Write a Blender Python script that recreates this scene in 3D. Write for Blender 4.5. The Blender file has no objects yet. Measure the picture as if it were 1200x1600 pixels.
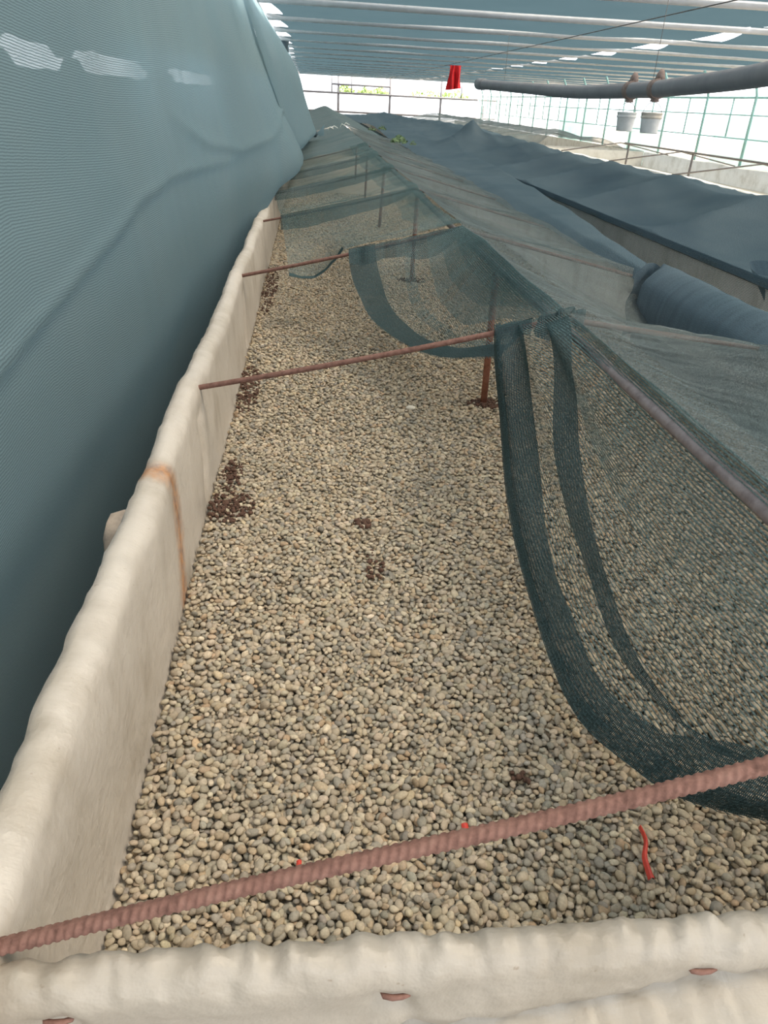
import bpy, math, random
import numpy as np
from mathutils import Vector, Matrix, noise

random.seed(7)
rng = np.random.default_rng(11)
scene = bpy.context.scene
col = scene.collection
PI = math.pi


# ------------------------------------------------------------------ helpers
def link(o, parent=None):
    col.objects.link(o)
    if parent is not None:
        o.parent = parent
    return o


def tag(o, label, cat, group=None, kind=None):
    o['label'] = label
    o['category'] = cat
    if group:
        o['group'] = group
    if kind:
        o['kind'] = kind
    return o


def structure(o, label=None):
    o['kind'] = 'structure'
    if label:
        o['label'] = label
    return o


def thing(name, label, cat, loc=(0, 0, 0), group=None):
    o = bpy.data.objects.new(name, None)
    o.empty_display_size = 0.1
    col.objects.link(o)
    o.location = loc
    return tag(o, label, cat, group)


def mesh_obj(name, verts, faces, mat, parent=None, smooth=True, uvs=None, loc=None):
    me = bpy.data.meshes.new(name)
    me.from_pydata([tuple(v) for v in verts], [], faces)
    if smooth:
        me.polygons.foreach_set('use_smooth', [True] * len(me.polygons))
    if uvs is not None:
        lay = me.uv_layers.new(name='UVMap')
        li = np.empty(len(me.loops), dtype=np.int32)
        me.loops.foreach_get('vertex_index', li)
        lay.data.foreach_set('uv', np.asarray(uvs, dtype=np.float32)[li].ravel())
    me.materials.append(mat)
    me.update()
    o = bpy.data.objects.new(name, me)
    if loc is not None:          # verts are given in world space; put the origin at loc
        L = Vector(loc)
        me.transform(Matrix.Translation(-L))
        o.location = L
    link(o, parent)
    if parent is not None and loc is None:
        me.transform(Matrix.Translation(-parent.location))
    return o


class MB:
    """collects shapes into one mesh"""
    def __init__(self):
        self.v = []
        self.f = []
        self.uv = []

    def add(self, verts, faces, uvs=None):
        n = len(self.v)
        self.v += [tuple(p) for p in verts]
        self.f += [tuple(i + n for i in f) for f in faces]
        self.uv += list(uvs) if uvs is not None else [(0, 0)] * len(verts)

    def box(self, x0, x1, y0, y1, z0, z1):
        v = [(x0, y0, z0), (x1, y0, z0), (x1, y1, z0), (x0, y1, z0),
             (x0, y0, z1), (x1, y0, z1), (x1, y1, z1), (x0, y1, z1)]
        f = [(0, 3, 2, 1), (4, 5, 6, 7), (0, 1, 5, 4), (1, 2, 6, 5), (2, 3, 7, 6), (3, 0, 4, 7)]
        self.add(v, f)

    def tube(self, pts, r, n=10, rib=None, cap=True):
        """tube along a polyline; r number or list; rib=(pitch, depth) for reinforcing bar"""
        P = [Vector(p) for p in pts]
        m = len(P)
        rs = r if isinstance(r, (list, tuple)) else [r] * m
        verts = []
        s = 0.0
        T0 = (P[1] - P[0]).normalized()
        up = Vector((0, 0, 1)) if abs(T0.z) < 0.9 else Vector((1, 0, 0))
        N = (up - T0 * up.dot(T0)).normalized()
        for i in range(m):
            T = (P[min(i + 1, m - 1)] - P[max(i - 1, 0)]).normalized()
            N = (N - T * N.dot(T)).normalized()
            B = T.cross(N)
            if i:
                s += (P[i] - P[i - 1]).length
            for k in range(n):
                a = 2 * PI * k / n
                rr = rs[i]
                if rib:
                    ph = s / rib[0]
                    side = (a / PI) % 1.0
                    q = math.sin(2 * PI * (ph + side * 1.1))
                    w = abs(math.sin(a))           # ribs fade at the two long seams
                    rr *= 1 + rib[1] * sstep((q + 0.1) / 0.5) * min(1, w * 1.8)
                    if w < 0.2:
                        rr *= 1 + rib[1] * 0.9
                verts.append(P[i] + (N * math.cos(a) + B * math.sin(a)) * rr)
        faces = []
        for i in range(m - 1):
            for k in range(n):
                a, b = i * n + k, i * n + (k + 1) % n
                faces.append((a, b, b + n, a + n))
        if cap:
            faces.append(tuple(range(n - 1, -1, -1)))
            faces.append(tuple(range((m - 1) * n, m * n)))
        self.add(verts, faces)

    def lathe(self, prof, n=24, center=(0, 0, 0)):
        cx, cy, cz = center
        verts = []
        for r, z in prof:
            for k in range(n):
                a = 2 * PI * k / n
                verts.append((cx + r * math.cos(a), cy + r * math.sin(a), cz + z))
        faces = []
        for i in range(len(prof) - 1):
            for k in range(n):
                a, b = i * n + k, i * n + (k + 1) % n
                faces.append((a, b, b + n, a + n))
        self.add(verts, faces)

    def grid(self, fn, nu, nv, uvfn=None):
        verts, uvs = [], []
        for i in range(nu + 1):
            for j in range(nv + 1):
                p = fn(i / nu, j / nv)
                verts.append(p)
                uvs.append(uvfn(i / nu, j / nv) if uvfn else (i / nu, j / nv))
        faces = []
        for i in range(nu):
            for j in range(nv):
                a = i * (nv + 1) + j
                faces.append((a, a + nv + 1, a + nv + 2, a + 1))
        self.add(verts, faces, uvs)

    def grid_m(self, fn, nu, nv):
        """grid with metric uvs measured along the surface"""
        g = [[Vector(fn(i / nu, j / nv)) for j in range(nv + 1)] for i in range(nu + 1)]
        lu = [0.0]
        mid = nv // 2
        for i in range(nu):
            lu.append(lu[-1] + (g[i + 1][mid] - g[i][mid]).length)
        verts, uvs = [], []
        for i in range(nu + 1):
            l = 0.0
            for j in range(nv + 1):
                if j:
                    l += (g[i][j] - g[i][j - 1]).length
                verts.append(g[i][j])
                uvs.append((lu[i], l))
        faces = []
        for i in range(nu):
            for j in range(nv):
                a = i * (nv + 1) + j
                faces.append((a, a + nv + 1, a + nv + 2, a + 1))
        self.add(verts, faces, uvs)

    def build(self, name, mat, parent=None, smooth=True, loc=None):
        return mesh_obj(name, self.v, self.f, mat, parent, smooth, self.uv, loc)


def lerp(a, b, t):
    return a + (b - a) * t


def sstep(t):
    t = max(0.0, min(1.0, t))
    return t * t * (3 - 2 * t)


def interp(x, xs, ys):
    return float(np.interp(x, xs, ys))


def spline(pts, n):
    """Catmull-Rom through 3D points, n samples"""
    P = [Vector(p) for p in pts]
    P = [P[0] * 2 - P[1]] + P + [P[-1] * 2 - P[-2]]
    out = []
    m = len(P) - 3
    for i in range(n):
        t = i / (n - 1) * m
        k = min(int(t), m - 1)
        u = t - k
        a, b, c, d = P[k:k + 4]
        out.append(0.5 * ((2 * b) + (c - a) * u + (2 * a - 5 * b + 4 * c - d) * u * u + (3 * b - a - 3 * c + d) * u ** 3))
    return out


def along(path, t):
    k = t * (len(path) - 1)
    i = min(int(k), len(path) - 2)
    return path[i].lerp(path[i + 1], k - i)


def nz(x, y, z=0.0):
    return noise.noise(Vector((x, y, z)))


ORD = ['nearest', 'second nearest', 'third nearest', 'fourth nearest', 'fifth nearest', 'sixth nearest', 'seventh nearest',
       'eighth nearest', 'ninth nearest', 'tenth nearest', 'eleventh nearest', 'twelfth nearest', 'thirteenth nearest',
       'fourteenth nearest', 'fifteenth nearest', 'sixteenth nearest', 'seventeenth nearest', 'eighteenth nearest',
       'nineteenth nearest', 'twentieth nearest']


# ---------------------------------------------------------------- materials
class NT:
    def __init__(self, name):
        self.m = bpy.data.materials.new(name)
        self.m.use_nodes = True
        self.t = self.m.node_tree
        self.t.nodes.clear()
        self.out = self.n('ShaderNodeOutputMaterial')

    def n(self, kind, **kw):
        nd = self.t.nodes.new(kind)
        for k, v in kw.items():
            setattr(nd, k, v)
        return nd

    def l(self, a, b):
        self.t.links.new(a, b)

    def val(self, sock, v):
        if hasattr(v, 'is_output') or isinstance(v, bpy.types.NodeSocket):
            self.l(v, sock)
        else:
            sock.default_value = v

    def math(self, op, a, b=None, clamp=False):
        nd = self.n('ShaderNodeMath', operation=op)
        nd.use_clamp = clamp
        self.val(nd.inputs[0], a)
        if b is not None:
            self.val(nd.inputs[1], b)
        return nd.outputs[0]

    def noise(self, scale, detail=3, vec=None, rough=0.5):
        nd = self.n('ShaderNodeTexNoise')
        nd.inputs['Scale'].default_value = scale
        nd.inputs['Detail'].default_value = detail
        nd.inputs['Roughness'].default_value = rough
        if vec is not None:
            self.l(vec, nd.inputs['Vector'])
        return nd.outputs['Fac']

    def ramp(self, fac, stops):
        nd = self.n('ShaderNodeValToRGB')
        e = nd.color_ramp.elements
        while len(e) < len(stops):
            e.new(0.5)
        for el, (p, c) in zip(e, stops):
            el.position = p
            el.color = (*c, 1) if len(c) == 3 else c
        self.l(fac, nd.inputs[0])
        return nd.outputs[0]

    def mixc(self, fac, a, b, mode='MIX'):
        nd = self.n('ShaderNodeMix', data_type='RGBA', blend_type=mode)
        self.val(nd.inputs[0], fac)
        for s, v in ((nd.inputs[6], a), (nd.inputs[7], b)):
            if isinstance(v, bpy.types.NodeSocket):
                self.l(v, s)
            else:
                s.default_value = (*v, 1)
        return nd.outputs[2]

    def bump(self, h, strength, dist):
        nd = self.n('ShaderNodeBump')
        nd.inputs['Strength'].default_value = strength
        nd.inputs['Distance'].default_value = dist
        self.l(h, nd.inputs['Height'])
        return nd.outputs[0]

    def geo(self):
        return self.n('ShaderNodeNewGeometry').outputs['Position']

    def objco(self):
        return self.n('ShaderNodeTexCoord').outputs['Object']

    def uv(self):
        return self.n('ShaderNodeTexCoord').outputs['UV']

    def pbr(self, color, rough=0.6, metal=0.0, bump=None, spec=0.5):
        nd = self.n('ShaderNodeBsdfPrincipled')
        if isinstance(color, bpy.types.NodeSocket):
            self.l(color, nd.inputs['Base Color'])
        else:
            nd.inputs['Base Color'].default_value = (*color, 1)
        self.val(nd.inputs['Roughness'], rough)
        nd.inputs['Metallic'].default_value = metal
        nd.inputs['Specular IOR Level'].default_value = spec
        if bump is not None:
            self.l(bump, nd.inputs['Normal'])
        return nd.outputs[0]

    def done(self, sh):
        self.l(sh, self.out.inputs['Surface'])
        return self.m


def net_material(name, color, weave=0.0070, cover=0.5, transl=0.35, gloss=0.06, dust=0.25, dust_col=(0.42, 0.47, 0.46), gap=0.0, noise_scale=1.5,
                 across=0.0030, close=0.22, grain=0.5, streak=0.0, rows=0.0):
    """knitted shade net: opaque plastic threads with open gaps between them (uv in metres)"""
    t = NT(name)
    sep = t.n('ShaderNodeSeparateXYZ')
    t.l(t.uv(), sep.inputs[0])
    wob = t.math('MULTIPLY', t.math('SUBTRACT', t.noise(60, 1, t.uv()), 0.5), 0.0035)
    u = t.math('ADD', sep.outputs[0], wob)
    v = t.math('ADD', sep.outputs[1], wob)
    fu = t.math('FRACT', t.math('DIVIDE', u, across))
    fv = t.math('FRACT', t.math('DIVIDE', v, weave))
    # chains run one way, looser tapes the other way
    chain = t.math('LESS_THAN', fv, 0.30)
    d2 = max(0.02, 1 - (1 - cover) / (1 - 0.30))
    tape = t.math('LESS_THAN', fu, d2)
    mask = t.math('MAXIMUM', chain, tape)
    # threads are round: the flatter they are looked at, the smaller the gaps get
    lw = t.n('ShaderNodeLayerWeight')
    lw.inputs['Blend'].default_value = 0.5
    cos = t.math('MAXIMUM', t.math('SUBTRACT', 1.0, lw.outputs['Facing']), 0.06)
    ex = t.math('SUBTRACT', t.math('DIVIDE', 1.0, cos), 1.0)
    closed = t.math('SUBTRACT', 1.0, t.math('POWER', 1 - cover, t.math('MULTIPLY', ex, close)))
    closed = t.math('ADD', t.math('MULTIPLY', closed, 1 - gap), gap)
    alpha = t.math('MAXIMUM', mask, closed, clamp=True)
    n1 = t.noise(noise_scale, 5, t.geo(), 0.6)
    c = t.mixc(t.math('MULTIPLY', t.ramp(n1, [(0.35, (0, 0, 0)), (0.75, (1, 1, 1))]), dust), color, dust_col)
    shade = t.math('ADD', 1 - grain, t.math('MULTIPLY', t.ramp(t.noise(230, 2, t.uv()), [(0.34, (0, 0, 0)), (0.66, (1, 1, 1))]), grain * 2))
    if rows:
        tri = t.math('MULTIPLY', t.math('ABSOLUTE', t.math('SUBTRACT', fv, 0.5)), 2.0)
        shade = t.math('MULTIPLY', shade, t.math('ADD', 1 + rows * 0.5, t.math('MULTIPLY', tri, -rows)))
    if streak:
        mp = t.n('ShaderNodeMapping')
        mp.inputs['Scale'].default_value = (38, 2.0, 1)
        t.l(t.uv(), mp.inputs['Vector'])
        st = t.ramp(t.noise(1.0, 4, mp.outputs[0], 0.6), [(0.35, (0, 0, 0)), (0.70, (1, 1, 1))])
        shade = t.math('MULTIPLY', shade, t.math('ADD', 1 - streak * 0.4, t.math('MULTIPLY', st, streak)))
        alpha = t.math('ADD', alpha, t.math('MULTIPLY', t.math('SUBTRACT', st, 0.3), streak * 0.28), clamp=True)
    mul = t.n('ShaderNodeMix', data_type='RGBA', blend_type='MULTIPLY')
    mul.inputs[0].default_value = 1
    t.l(c, mul.inputs[6])
    cc = t.n('ShaderNodeCombineColor')
    for i in range(3):
        t.l(shade, cc.inputs[i])
    t.l(cc.outputs[0], mul.inputs[7])
    c = mul.outputs[2]
    hgt = t.math('ADD', t.math('ABSOLUTE', t.math('SUBTRACT', fv, 0.18)), t.math('MULTIPLY', t.math('ABSOLUTE', t.math('SUBTRACT', fu, 0.3)), 0.6))
    bmp = t.bump(hgt, 0.5, 0.0012)
    df = t.n('ShaderNodeBsdfDiffuse')
    t.l(c, df.inputs[0])
    t.l(bmp, df.inputs['Normal'])
    tr = t.n('ShaderNodeBsdfTranslucent')
    t.l(c, tr.inputs[0])
    gl = t.n('ShaderNodeBsdfGlossy')
    gl.inputs['Roughness'].default_value = 0.5
    gl.inputs[0].default_value = (0.8, 0.86, 0.86, 1)
    t.l(bmp, gl.inputs['Normal'])
    m1 = t.n('ShaderNodeMixShader')
    m1.inputs[0].default_value = transl
    t.l(df.outputs[0], m1.inputs[1])
    t.l(tr.outputs[0], m1.inputs[2])
    m2 = t.n('ShaderNodeMixShader')
    m2.inputs[0].default_value = gloss
    t.l(m1.outputs[0], m2.inputs[1])
    t.l(gl.outputs[0], m2.inputs[2])
    tp = t.n('ShaderNodeBsdfTransparent')
    m3 = t.n('ShaderNodeMixShader')
    t.l(alpha, m3.inputs[0])
    t.l(tp.outputs[0], m3.inputs[1])
    t.l(m2.outputs[0], m3.inputs[2])
    return t.done(m3.outputs[0])


def film_material(name, color, transp, transl=0.6):
    t = NT(name)
    df = t.n('ShaderNodeBsdfDiffuse')
    df.inputs[0].default_value = (*color, 1)
    tr = t.n('ShaderNodeBsdfTranslucent')
    tr.inputs[0].default_value = (*color, 1)
    m1 = t.n('ShaderNodeMixShader')
    m1.inputs[0].default_value = transl
    t.l(df.outputs[0], m1.inputs[1])
    t.l(tr.outputs[0], m1.inputs[2])
    tp = t.n('ShaderNodeBsdfTransparent')
    m3 = t.n('ShaderNodeMixShader')
    m3.inputs[0].default_value = transp
    t.l(m1.outputs[0], m3.inputs[1])
    t.l(tp.outputs[0], m3.inputs[2])
    return t.done(m3.outputs[0])


def pebble_material():
    t = NT('pebble_stone')
    at = t.n('ShaderNodeAttribute', attribute_name='pebble_color')
    n1 = t.noise(260, 4, t.objco(), 0.6)
    c = t.mixc(0.55, at.outputs['Color'], t.ramp(n1, [(0.3, (0.55, 0.55, 0.55)), (0.7, (1.15, 1.12, 1.08))]), 'MULTIPLY')
    b = t.bump(t.noise(500, 3, t.objco()), 0.25, 0.002)
    return t.done(t.pbr(c, 0.72, 0, b, 0.3))


def rust_material(name, a, b, c, scale=60, rough=0.8):
    t = NT(name)
    n1 = t.noise(scale, 6, t.objco(), 0.65)
    n2 = t.noise(scale * 0.15, 3, t.objco())
    k = t.ramp(n1, [(0.3, a), (0.52, b), (0.75, c)])
    k = t.mixc(t.math('MULTIPLY', n2, 0.5), k, b)
    return t.done(t.pbr(k, rough, 0.15, t.bump(n1, 0.4, 0.002), 0.3))


def simple_material(name, color, rough=0.6, metal=0.0, var=0.2, scale=20, bump=0.1):
    t = NT(name)
    n1 = t.noise(scale, 4, t.objco(), 0.6)
    lo = tuple(max(0, x * (1 - var)) for x in color)
    hi = tuple(min(1, x * (1 + var)) for x in color)
    c = t.ramp(n1, [(0.3, lo), (0.7, hi)])
    return t.done(t.pbr(c, rough, metal, t.bump(n1, bump, 0.003)))


def tarp_material(name, stain=False, tint=(0.50, 0.44, 0.375)):
    t = NT(name)
    pos = t.geo()
    mp = t.n('ShaderNodeMapping')
    mp.inputs['Scale'].default_value = (2, 14, 2.2)
    t.l(pos, mp.inputs['Vector'])
    streak = t.noise(2.0, 5, mp.outputs[0], 0.65)
    blotch = t.noise(5, 4, pos, 0.6)
    lo = (tint[0] * 0.80, tint[1] * 0.78, tint[2] * 0.74)
    hi = (min(1, tint[0] * 1.08), min(1, tint[1] * 1.09), min(1, tint[2] * 1.10))
    c = t.ramp(t.math('ADD', t.math('MULTIPLY', streak, 0.22), t.math('MULTIPLY', blotch, 0.78)), [(0.36, lo), (0.5, tint), (0.66, hi)])
    speck = t.ramp(t.noise(90, 2, pos), [(0.72, (1, 1, 1)), (0.80, (0.55, 0.45, 0.36))])
    c = t.mixc(0.5, c, speck, 'MULTIPLY')
    if stain:
        # rust run over the top edge and down the inner face, a stain with a shape of its own
        sep = t.n('ShaderNodeSeparateXYZ')
        t.l(pos, sep.inputs[0])
        yc = t.n('ShaderNodeValToRGB')
        z01 = t.math('DIVIDE', sep.outputs[2], 0.32, clamp=True)
        e = yc.color_ramp.elements
        for _ in range(2):
            e.new(0.5)
        for el, (p, vv) in zip(e, [(0.0, 0.375), (0.35, 0.435), (0.75, 0.47), (1.0, 0.43)]):
            el.position = p
            el.color = (vv, vv, vv, 1)
        t.l(z01, yc.inputs[0])
        wv = t.math('MULTIPLY', t.math('SUBTRACT', t.noise(30, 3, pos), 0.5), 0.05)
        ydist = t.math('ABSOLUTE', t.math('SUBTRACT', t.math('ADD', t.math('SUBTRACT', sep.outputs[1], 1.0), wv), yc.outputs[0]))
        m = t.math('SUBTRACT', 1.0, t.math('DIVIDE', ydist, 0.055), clamp=True)
        m = t.math('MULTIPLY', m, t.math('ADD', 0.25, t.noise(45, 5, pos, 0.7)))
        rust = t.ramp(t.noise(50, 4, pos), [(0.35, (0.22, 0.12, 0.08)), (0.6, (0.45, 0.2, 0.07))])
        c = t.mixc(t.math('MULTIPLY', m, 1.15, clamp=True), c, rust)
    h = t.math('ADD', t.math('MULTIPLY', streak, 0.25), t.math('ADD', t.math('MULTIPLY', t.noise(22, 4, pos, 0.6), 0.5), t.math('MULTIPLY', t.noise(70, 2, pos), 0.12)))
    b = t.bump(h, 0.5, 0.016)
    return t.done(t.pbr(c, 0.48, 0, b, 0.4))


M = {}
M['pebble'] = pebble_material()
M['rust_bar'] = rust_material('rusted_bar', (0.09, 0.043, 0.032), (0.205, 0.105, 0.08), (0.27, 0.155, 0.12), 70)
M['rust_post'] = rust_material('rusted_post', (0.13, 0.05, 0.03), (0.28, 0.11, 0.065), (0.36, 0.17, 0.11), 45)
M['ridge'] = rust_material('dull_pipe', (0.13, 0.10, 0.095), (0.23, 0.19, 0.185), (0.31, 0.27, 0.26), 40, 0.6)
M['tarp_stain'] = tarp_material('tarp_with_rust_run', True)
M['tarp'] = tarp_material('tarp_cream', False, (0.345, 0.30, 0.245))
M['tarp_far'] = tarp_material('tarp_white', False, (0.78, 0.74, 0.67))
M['net'] = net_material('green_net_thin', (0.065, 0.125, 0.125), cover=0.27, transl=0.35, gloss=0.04, dust=0.3, streak=0.7, close=0.10)
M['net_band'] = net_material('green_net_band', (0.032, 0.075, 0.080), cover=0.70, transl=0.3, gloss=0.03, dust=0.15, streak=0.7, close=0.25)
M['net_hem'] = net_material('green_net_hem', (0.022, 0.050, 0.053), cover=0.74, transl=0.25, gloss=0.03, dust=0.12, close=0.5)
M['net_top'] = net_material('grey_net_thin', (0.075, 0.105, 0.11), cover=0.38, transl=0.35, gloss=0.05, dust=0.6, dust_col=(0.21, 0.225, 0.215), close=0.18, grain=1.0, streak=0.7)
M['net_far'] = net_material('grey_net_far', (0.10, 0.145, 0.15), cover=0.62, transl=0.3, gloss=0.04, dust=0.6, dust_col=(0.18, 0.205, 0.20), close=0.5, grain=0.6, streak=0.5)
M['net_dark'] = net_material('blue_net_dense', (0.075, 0.115, 0.14), cover=0.93, transl=0.25, gloss=0.04, dust=0.45, gap=0.5, dust_col=(0.15, 0.18, 0.205), grain=0.25, streak=0.25)
M['net_bed'] = net_material('slate_net_dense', (0.068, 0.106, 0.130), cover=0.88, transl=0.25, gloss=0.03, dust=0.5, dust_col=(0.14, 0.18, 0.20), gap=0.4, grain=0.6)
M['net_wall'] = net_material('curtain_net', (0.265, 0.385, 0.425), weave=0.0060, across=0.0016, cover=0.84, transl=0.6, gloss=0.03, dust=0.2, gap=0.15, dust_col=(0.38, 0.44, 0.44), grain=0.06, rows=0.7)
M['net_roof'] = net_material('roof_net', (0.030, 0.050, 0.060), cover=0.72, transl=0.6, gloss=0.01, dust=0.15, gap=0.0, grain=0.2, dust_col=(0.055,0.08,0.092), close=1.3)
M['steel'] = simple_material('galvanised_pipe', (0.60, 0.59, 0.60), 0.5, 0.2, 0.06, 8, 0.02)
M['grey_plastic'] = simple_material('grey_plastic_pipe', (0.26, 0.245, 0.25), 0.55, 0, 0.12, 6)
M['clamp'] = rust_material('rusty_clamp', (0.16, 0.10, 0.08), (0.30, 0.22, 0.19), (0.42, 0.33, 0.29), 30)
M['bucket'] = simple_material('bucket_plastic', (0.78, 0.75, 0.72), 0.5, 0, 0.12, 10)
M['bucket_rim'] = simple_material('bucket_rim_plastic', (0.70, 0.60, 0.50), 0.5, 0, 0.15, 10)
M['wire'] = simple_material('wire', (0.18, 0.16, 0.15), 0.6, 0.3)
M['red_cloth'] = simple_material('red_cloth', (0.75, 0.02, 0.025), 0.8, 0, 0.15, 8)
M['red_plastic'] = simple_material('red_plastic', (0.55, 0.05, 0.03), 0.4, 0, 0.2, 30)
M['soil'] = simple_material('soil', (0.085, 0.042, 0.026), 0.95, 0, 0.4, 120, 0.5)
M['ground'] = simple_material('bare_ground', (0.33, 0.28, 0.22), 0.95, 0, 0.3, 9, 0.4)
M['subgravel'] = simple_material('under_gravel', (0.33, 0.285, 0.22), 0.95, 0, 0.5, 90, 0.6)
M['teal_pipe'] = simple_material('pale_teal_frame', (0.42, 0.68, 0.64), 0.5, 0.1, 0.1, 8)
M['grey_frame'] = simple_material('grey_frame', (0.13, 0.125, 0.135), 0.6, 0.2, 0.1, 8)
M['film'] = film_material('clear_film', (0.9, 0.97, 0.96), 0.75, 0.85)
M['film_back'] = film_material('milky_film', (0.90, 0.91, 0.95), 0.25, 0.9)
M['concrete'] = simple_material('concrete', (0.22, 0.215, 0.20), 0.9, 0, 0.15, 4)
M['teal_net'] = net_material('teal_net', (0.25, 0.62, 0.56), cover=0.6, transl=0.6, gloss=0.02, dust=0.1)
M['leaf'] = simple_material('leaf', (0.20, 0.30, 0.07), 0.6, 0, 0.4, 6)
M['dry_leaf'] = simple_material('dull_leaf', (0.10, 0.16, 0.07), 0.8, 0, 0.4, 30)
M['stem'] = simple_material('stem', (0.20, 0.14, 0.08), 0.9)
M['block'] = simple_material('pale_block', (0.46, 0.37, 0.29), 0.9, 0, 0.3, 25, 0.5)
M['string'] = simple_material('white_string', (0.75, 0.75, 0.68), 0.8)
M['pale_stone'] = simple_material('pale_stone', (0.62, 0.55, 0.44), 0.8, 0, 0.15, 60)

# -------------------------------------------------------- layout (metres)
# x to the right, y away from the camera, z up; z = 0 is the gravel surface of the near bed
WX = -0.295                 # inner face of the liner on the left
RX, RZ = 0.64, 0.525        # ridge pipe of the near bed
EX = 1.60                   # right side wall
GZ = -0.45                  # ground outside
BAR_L = [0.45, 1.97, 3.42, 5.07, 6.55, 8.1, 9.6, 11.2, 12.8]
BAR_M = [0.45, 1.83, 3.30, 4.84, 6.35, 7.9, 9.45, 11.0, 12.6]
BAR_R = [0.60, 2.39, 3.56, 5.10, 6.60, 8.1, 9.60, 11.2, 12.8]

# ------------------------------------------------------------ the setting
mb = MB()
mb.grid(lambda u, v: (lerp(-14, 30, u), lerp(-3, 80, v), GZ + 0.01 * nz(u * 30, v * 60)), 40, 60)
structure(mb.build('floor', M['ground']), 'bare earth between the raised beds')

# roof: two widths of shade net scalloped between the purlins
PZ = 2.02
PUR = [6.35 + 2.4 * i for i in range(17)]
PY0, PY1 = PUR[0] - 9.6, PUR[-1]


def roof_net(name, xl, xr, sl, sr, label):
    def fn(u, v):
        y = lerp(PY0, PY1, u)
        ph = ((y - PUR[0]) / 2.4) % 1.0
        s = math.sin(PI * ph)
        k = int((y - PUR[0]) // 2.4)
        rl = sl * (0.75 + 0.5 * (math.sin(k * 12.9) * 0.5 + 0.5))
        x = lerp(xl + rl * s ** 0.8, xr - sr * s ** 0.8, v)
        z = PZ + 0.045 - 0.10 * s - 0.03 * nz(x * 0.8, y * 0.9) * s
        return (x, y, z)
    m_ = MB()
    m_.grid_m(fn, 20 * 10, 24)
    return structure(m_.build(name, M['net_roof']), label)


roof_net('ceiling', -0.68, 5.78, 0.27, 0.24, 'blue grey shade net roof over the beds')
roof_net('ceiling', 5.80, 13.2, 0.16, 0.1, 'second width of shade net roof on the right')
for i, y in enumerate(PUR):
    b = MB()
    dy = 0.0
    b.tube([(-0.72, y, PZ), (2.5, y + 0.01, PZ - 0.012), (5.8, y + 0.05, PZ), (9.5, y + 0.10, PZ - 0.01), (13.2, y + 0.12, PZ)], 0.038, 10)
    o = b.build('roof_purlin', M['steel'], loc=(0, y, PZ))
    if i < 2:
        lab = ['pale grey steel pipe crossing the top right corner under the roof net', 'long pale grey roof pipe at the very top of the picture'][i]
    else:
        lab = 'pale grey steel roof pipe, %s of the row under the shade net' % ORD[i]
    tag(o, lab, 'roof pipe', 'pipes carrying the roof net')
# wires running along the roof
for i, (x, dz, lab) in enumerate([(-0.70, 0.05, 'thin dark wire along the left edge of the roof net'),
                                  (3.85, -0.085, 'thin dark wire running lengthwise under the middle of the roof net'),
                                  (5.79, 0.05, 'thin dark wire along the open seam in the roof net')]):
    b = MB()
    b.tube([(x, y, PZ + dz) for j, y in enumerate(np.arange(PY0, PY1 + 1, 1.2))], 0.006 if i == 1 else 0.010, 6)
    tag(b.build('roof_wire', M['wire'], loc=(x, 20, PZ)), lab, 'wire')

# outside wall seen faintly through the curtain
def slit(y):
    c = 0.0
    for y0, y1 in ((2.70, 3.35), (3.52, 5.0), (5.8, 8.7)):
        c = max(c, sstep((y - y0) / 0.12) * (1 - sstep((y - y1 + 0.12) / 0.12)))
    return c


b = MB()
ZS = lambda y: 1.085 + 0.008 * nz(y * 3, 1)
b.grid(lambda u, v: (-0.95 + 0.03 * v, lerp(-2, 60, u ** 2), lerp(GZ, ZS(lerp(-2, 60, u ** 2)) - (0.045 + 0.02 * nz(u * 200, 2)) * slit(lerp(-2, 60, u ** 2)), v)), 900, 2)
b.grid(lambda u, v: (-0.95 + 0.03 * v, lerp(-2, 60, u ** 2), lerp(ZS(lerp(-2, 60, u ** 2)) - .001 + (0.038 + 0.02 * nz(u * 170, 5)) * slit(lerp(-2, 60, u ** 2)), 1.85, v)), 900, 2)
structure(b.build('wall_left', M['concrete'], smooth=False), 'grey wall with a row of openings behind the curtain')

# right hand side: clear film
b = MB()
b.grid(lambda u, v: (9.12 + 0.02 * nz(u * 40, v * 3), lerp(6, 46, u), lerp(GZ, 1.42, v)), 80, 4)
structure(b.build('wall_right', M['film']), 'clear plastic film side of the tunnel')

FY = 46.0
b = MB()
b.grid(lambda u, v: (lerp(-6, 16, u), FY + 0.03 * nz(u * 20, v * 3), lerp(GZ, 1.22, v)), 60, 4)
b.grid(lambda u, v: (lerp(-6, 1.15, u), FY + 0.03 * nz(u * 20, v * 3), lerp(1.22, 3.0, v)), 30, 4)
structure(b.build('wall_back', M['film_back']), 'milky plastic film closing the far end')

# frame of the far end
fr = thing('end_frame', 'thin grey pipe frame standing across the bright far end', 'frame', (0, FY - 0.3, GZ))
for x in (-1.3, 1.5, 4.3, 7.1, 9.5):
    b = MB()
    b.tube([(x, FY - 0.3, GZ), (x, FY - 0.3, 2.0 if x < 9 else 0.95)], 0.06, 8)
    b.build('post', M['grey_frame'], fr)
for z, x0, x1 in ((0.33, -1.5, 10.2), (1.22, -1.5, 10.2), (1.62, 1.15, 4.3)):
    b = MB()
    b.tube([(x0, FY - 0.35, z), (x1, FY - 0.35, z)], 0.05, 8)
    b.build('rail', M['grey_frame'], fr)
for x, z0, z1 in ((1.15, 1.22, 2.0), (2.2, 1.22, 2.0), (8.2, 1.22, 2.0)):
    b = MB()
    b.tube([(x, FY - 0.35, z0), (x, FY - 0.35, z1)], 0.03, 8)
    b.build('bar', M['grey_frame'], fr)


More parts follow.
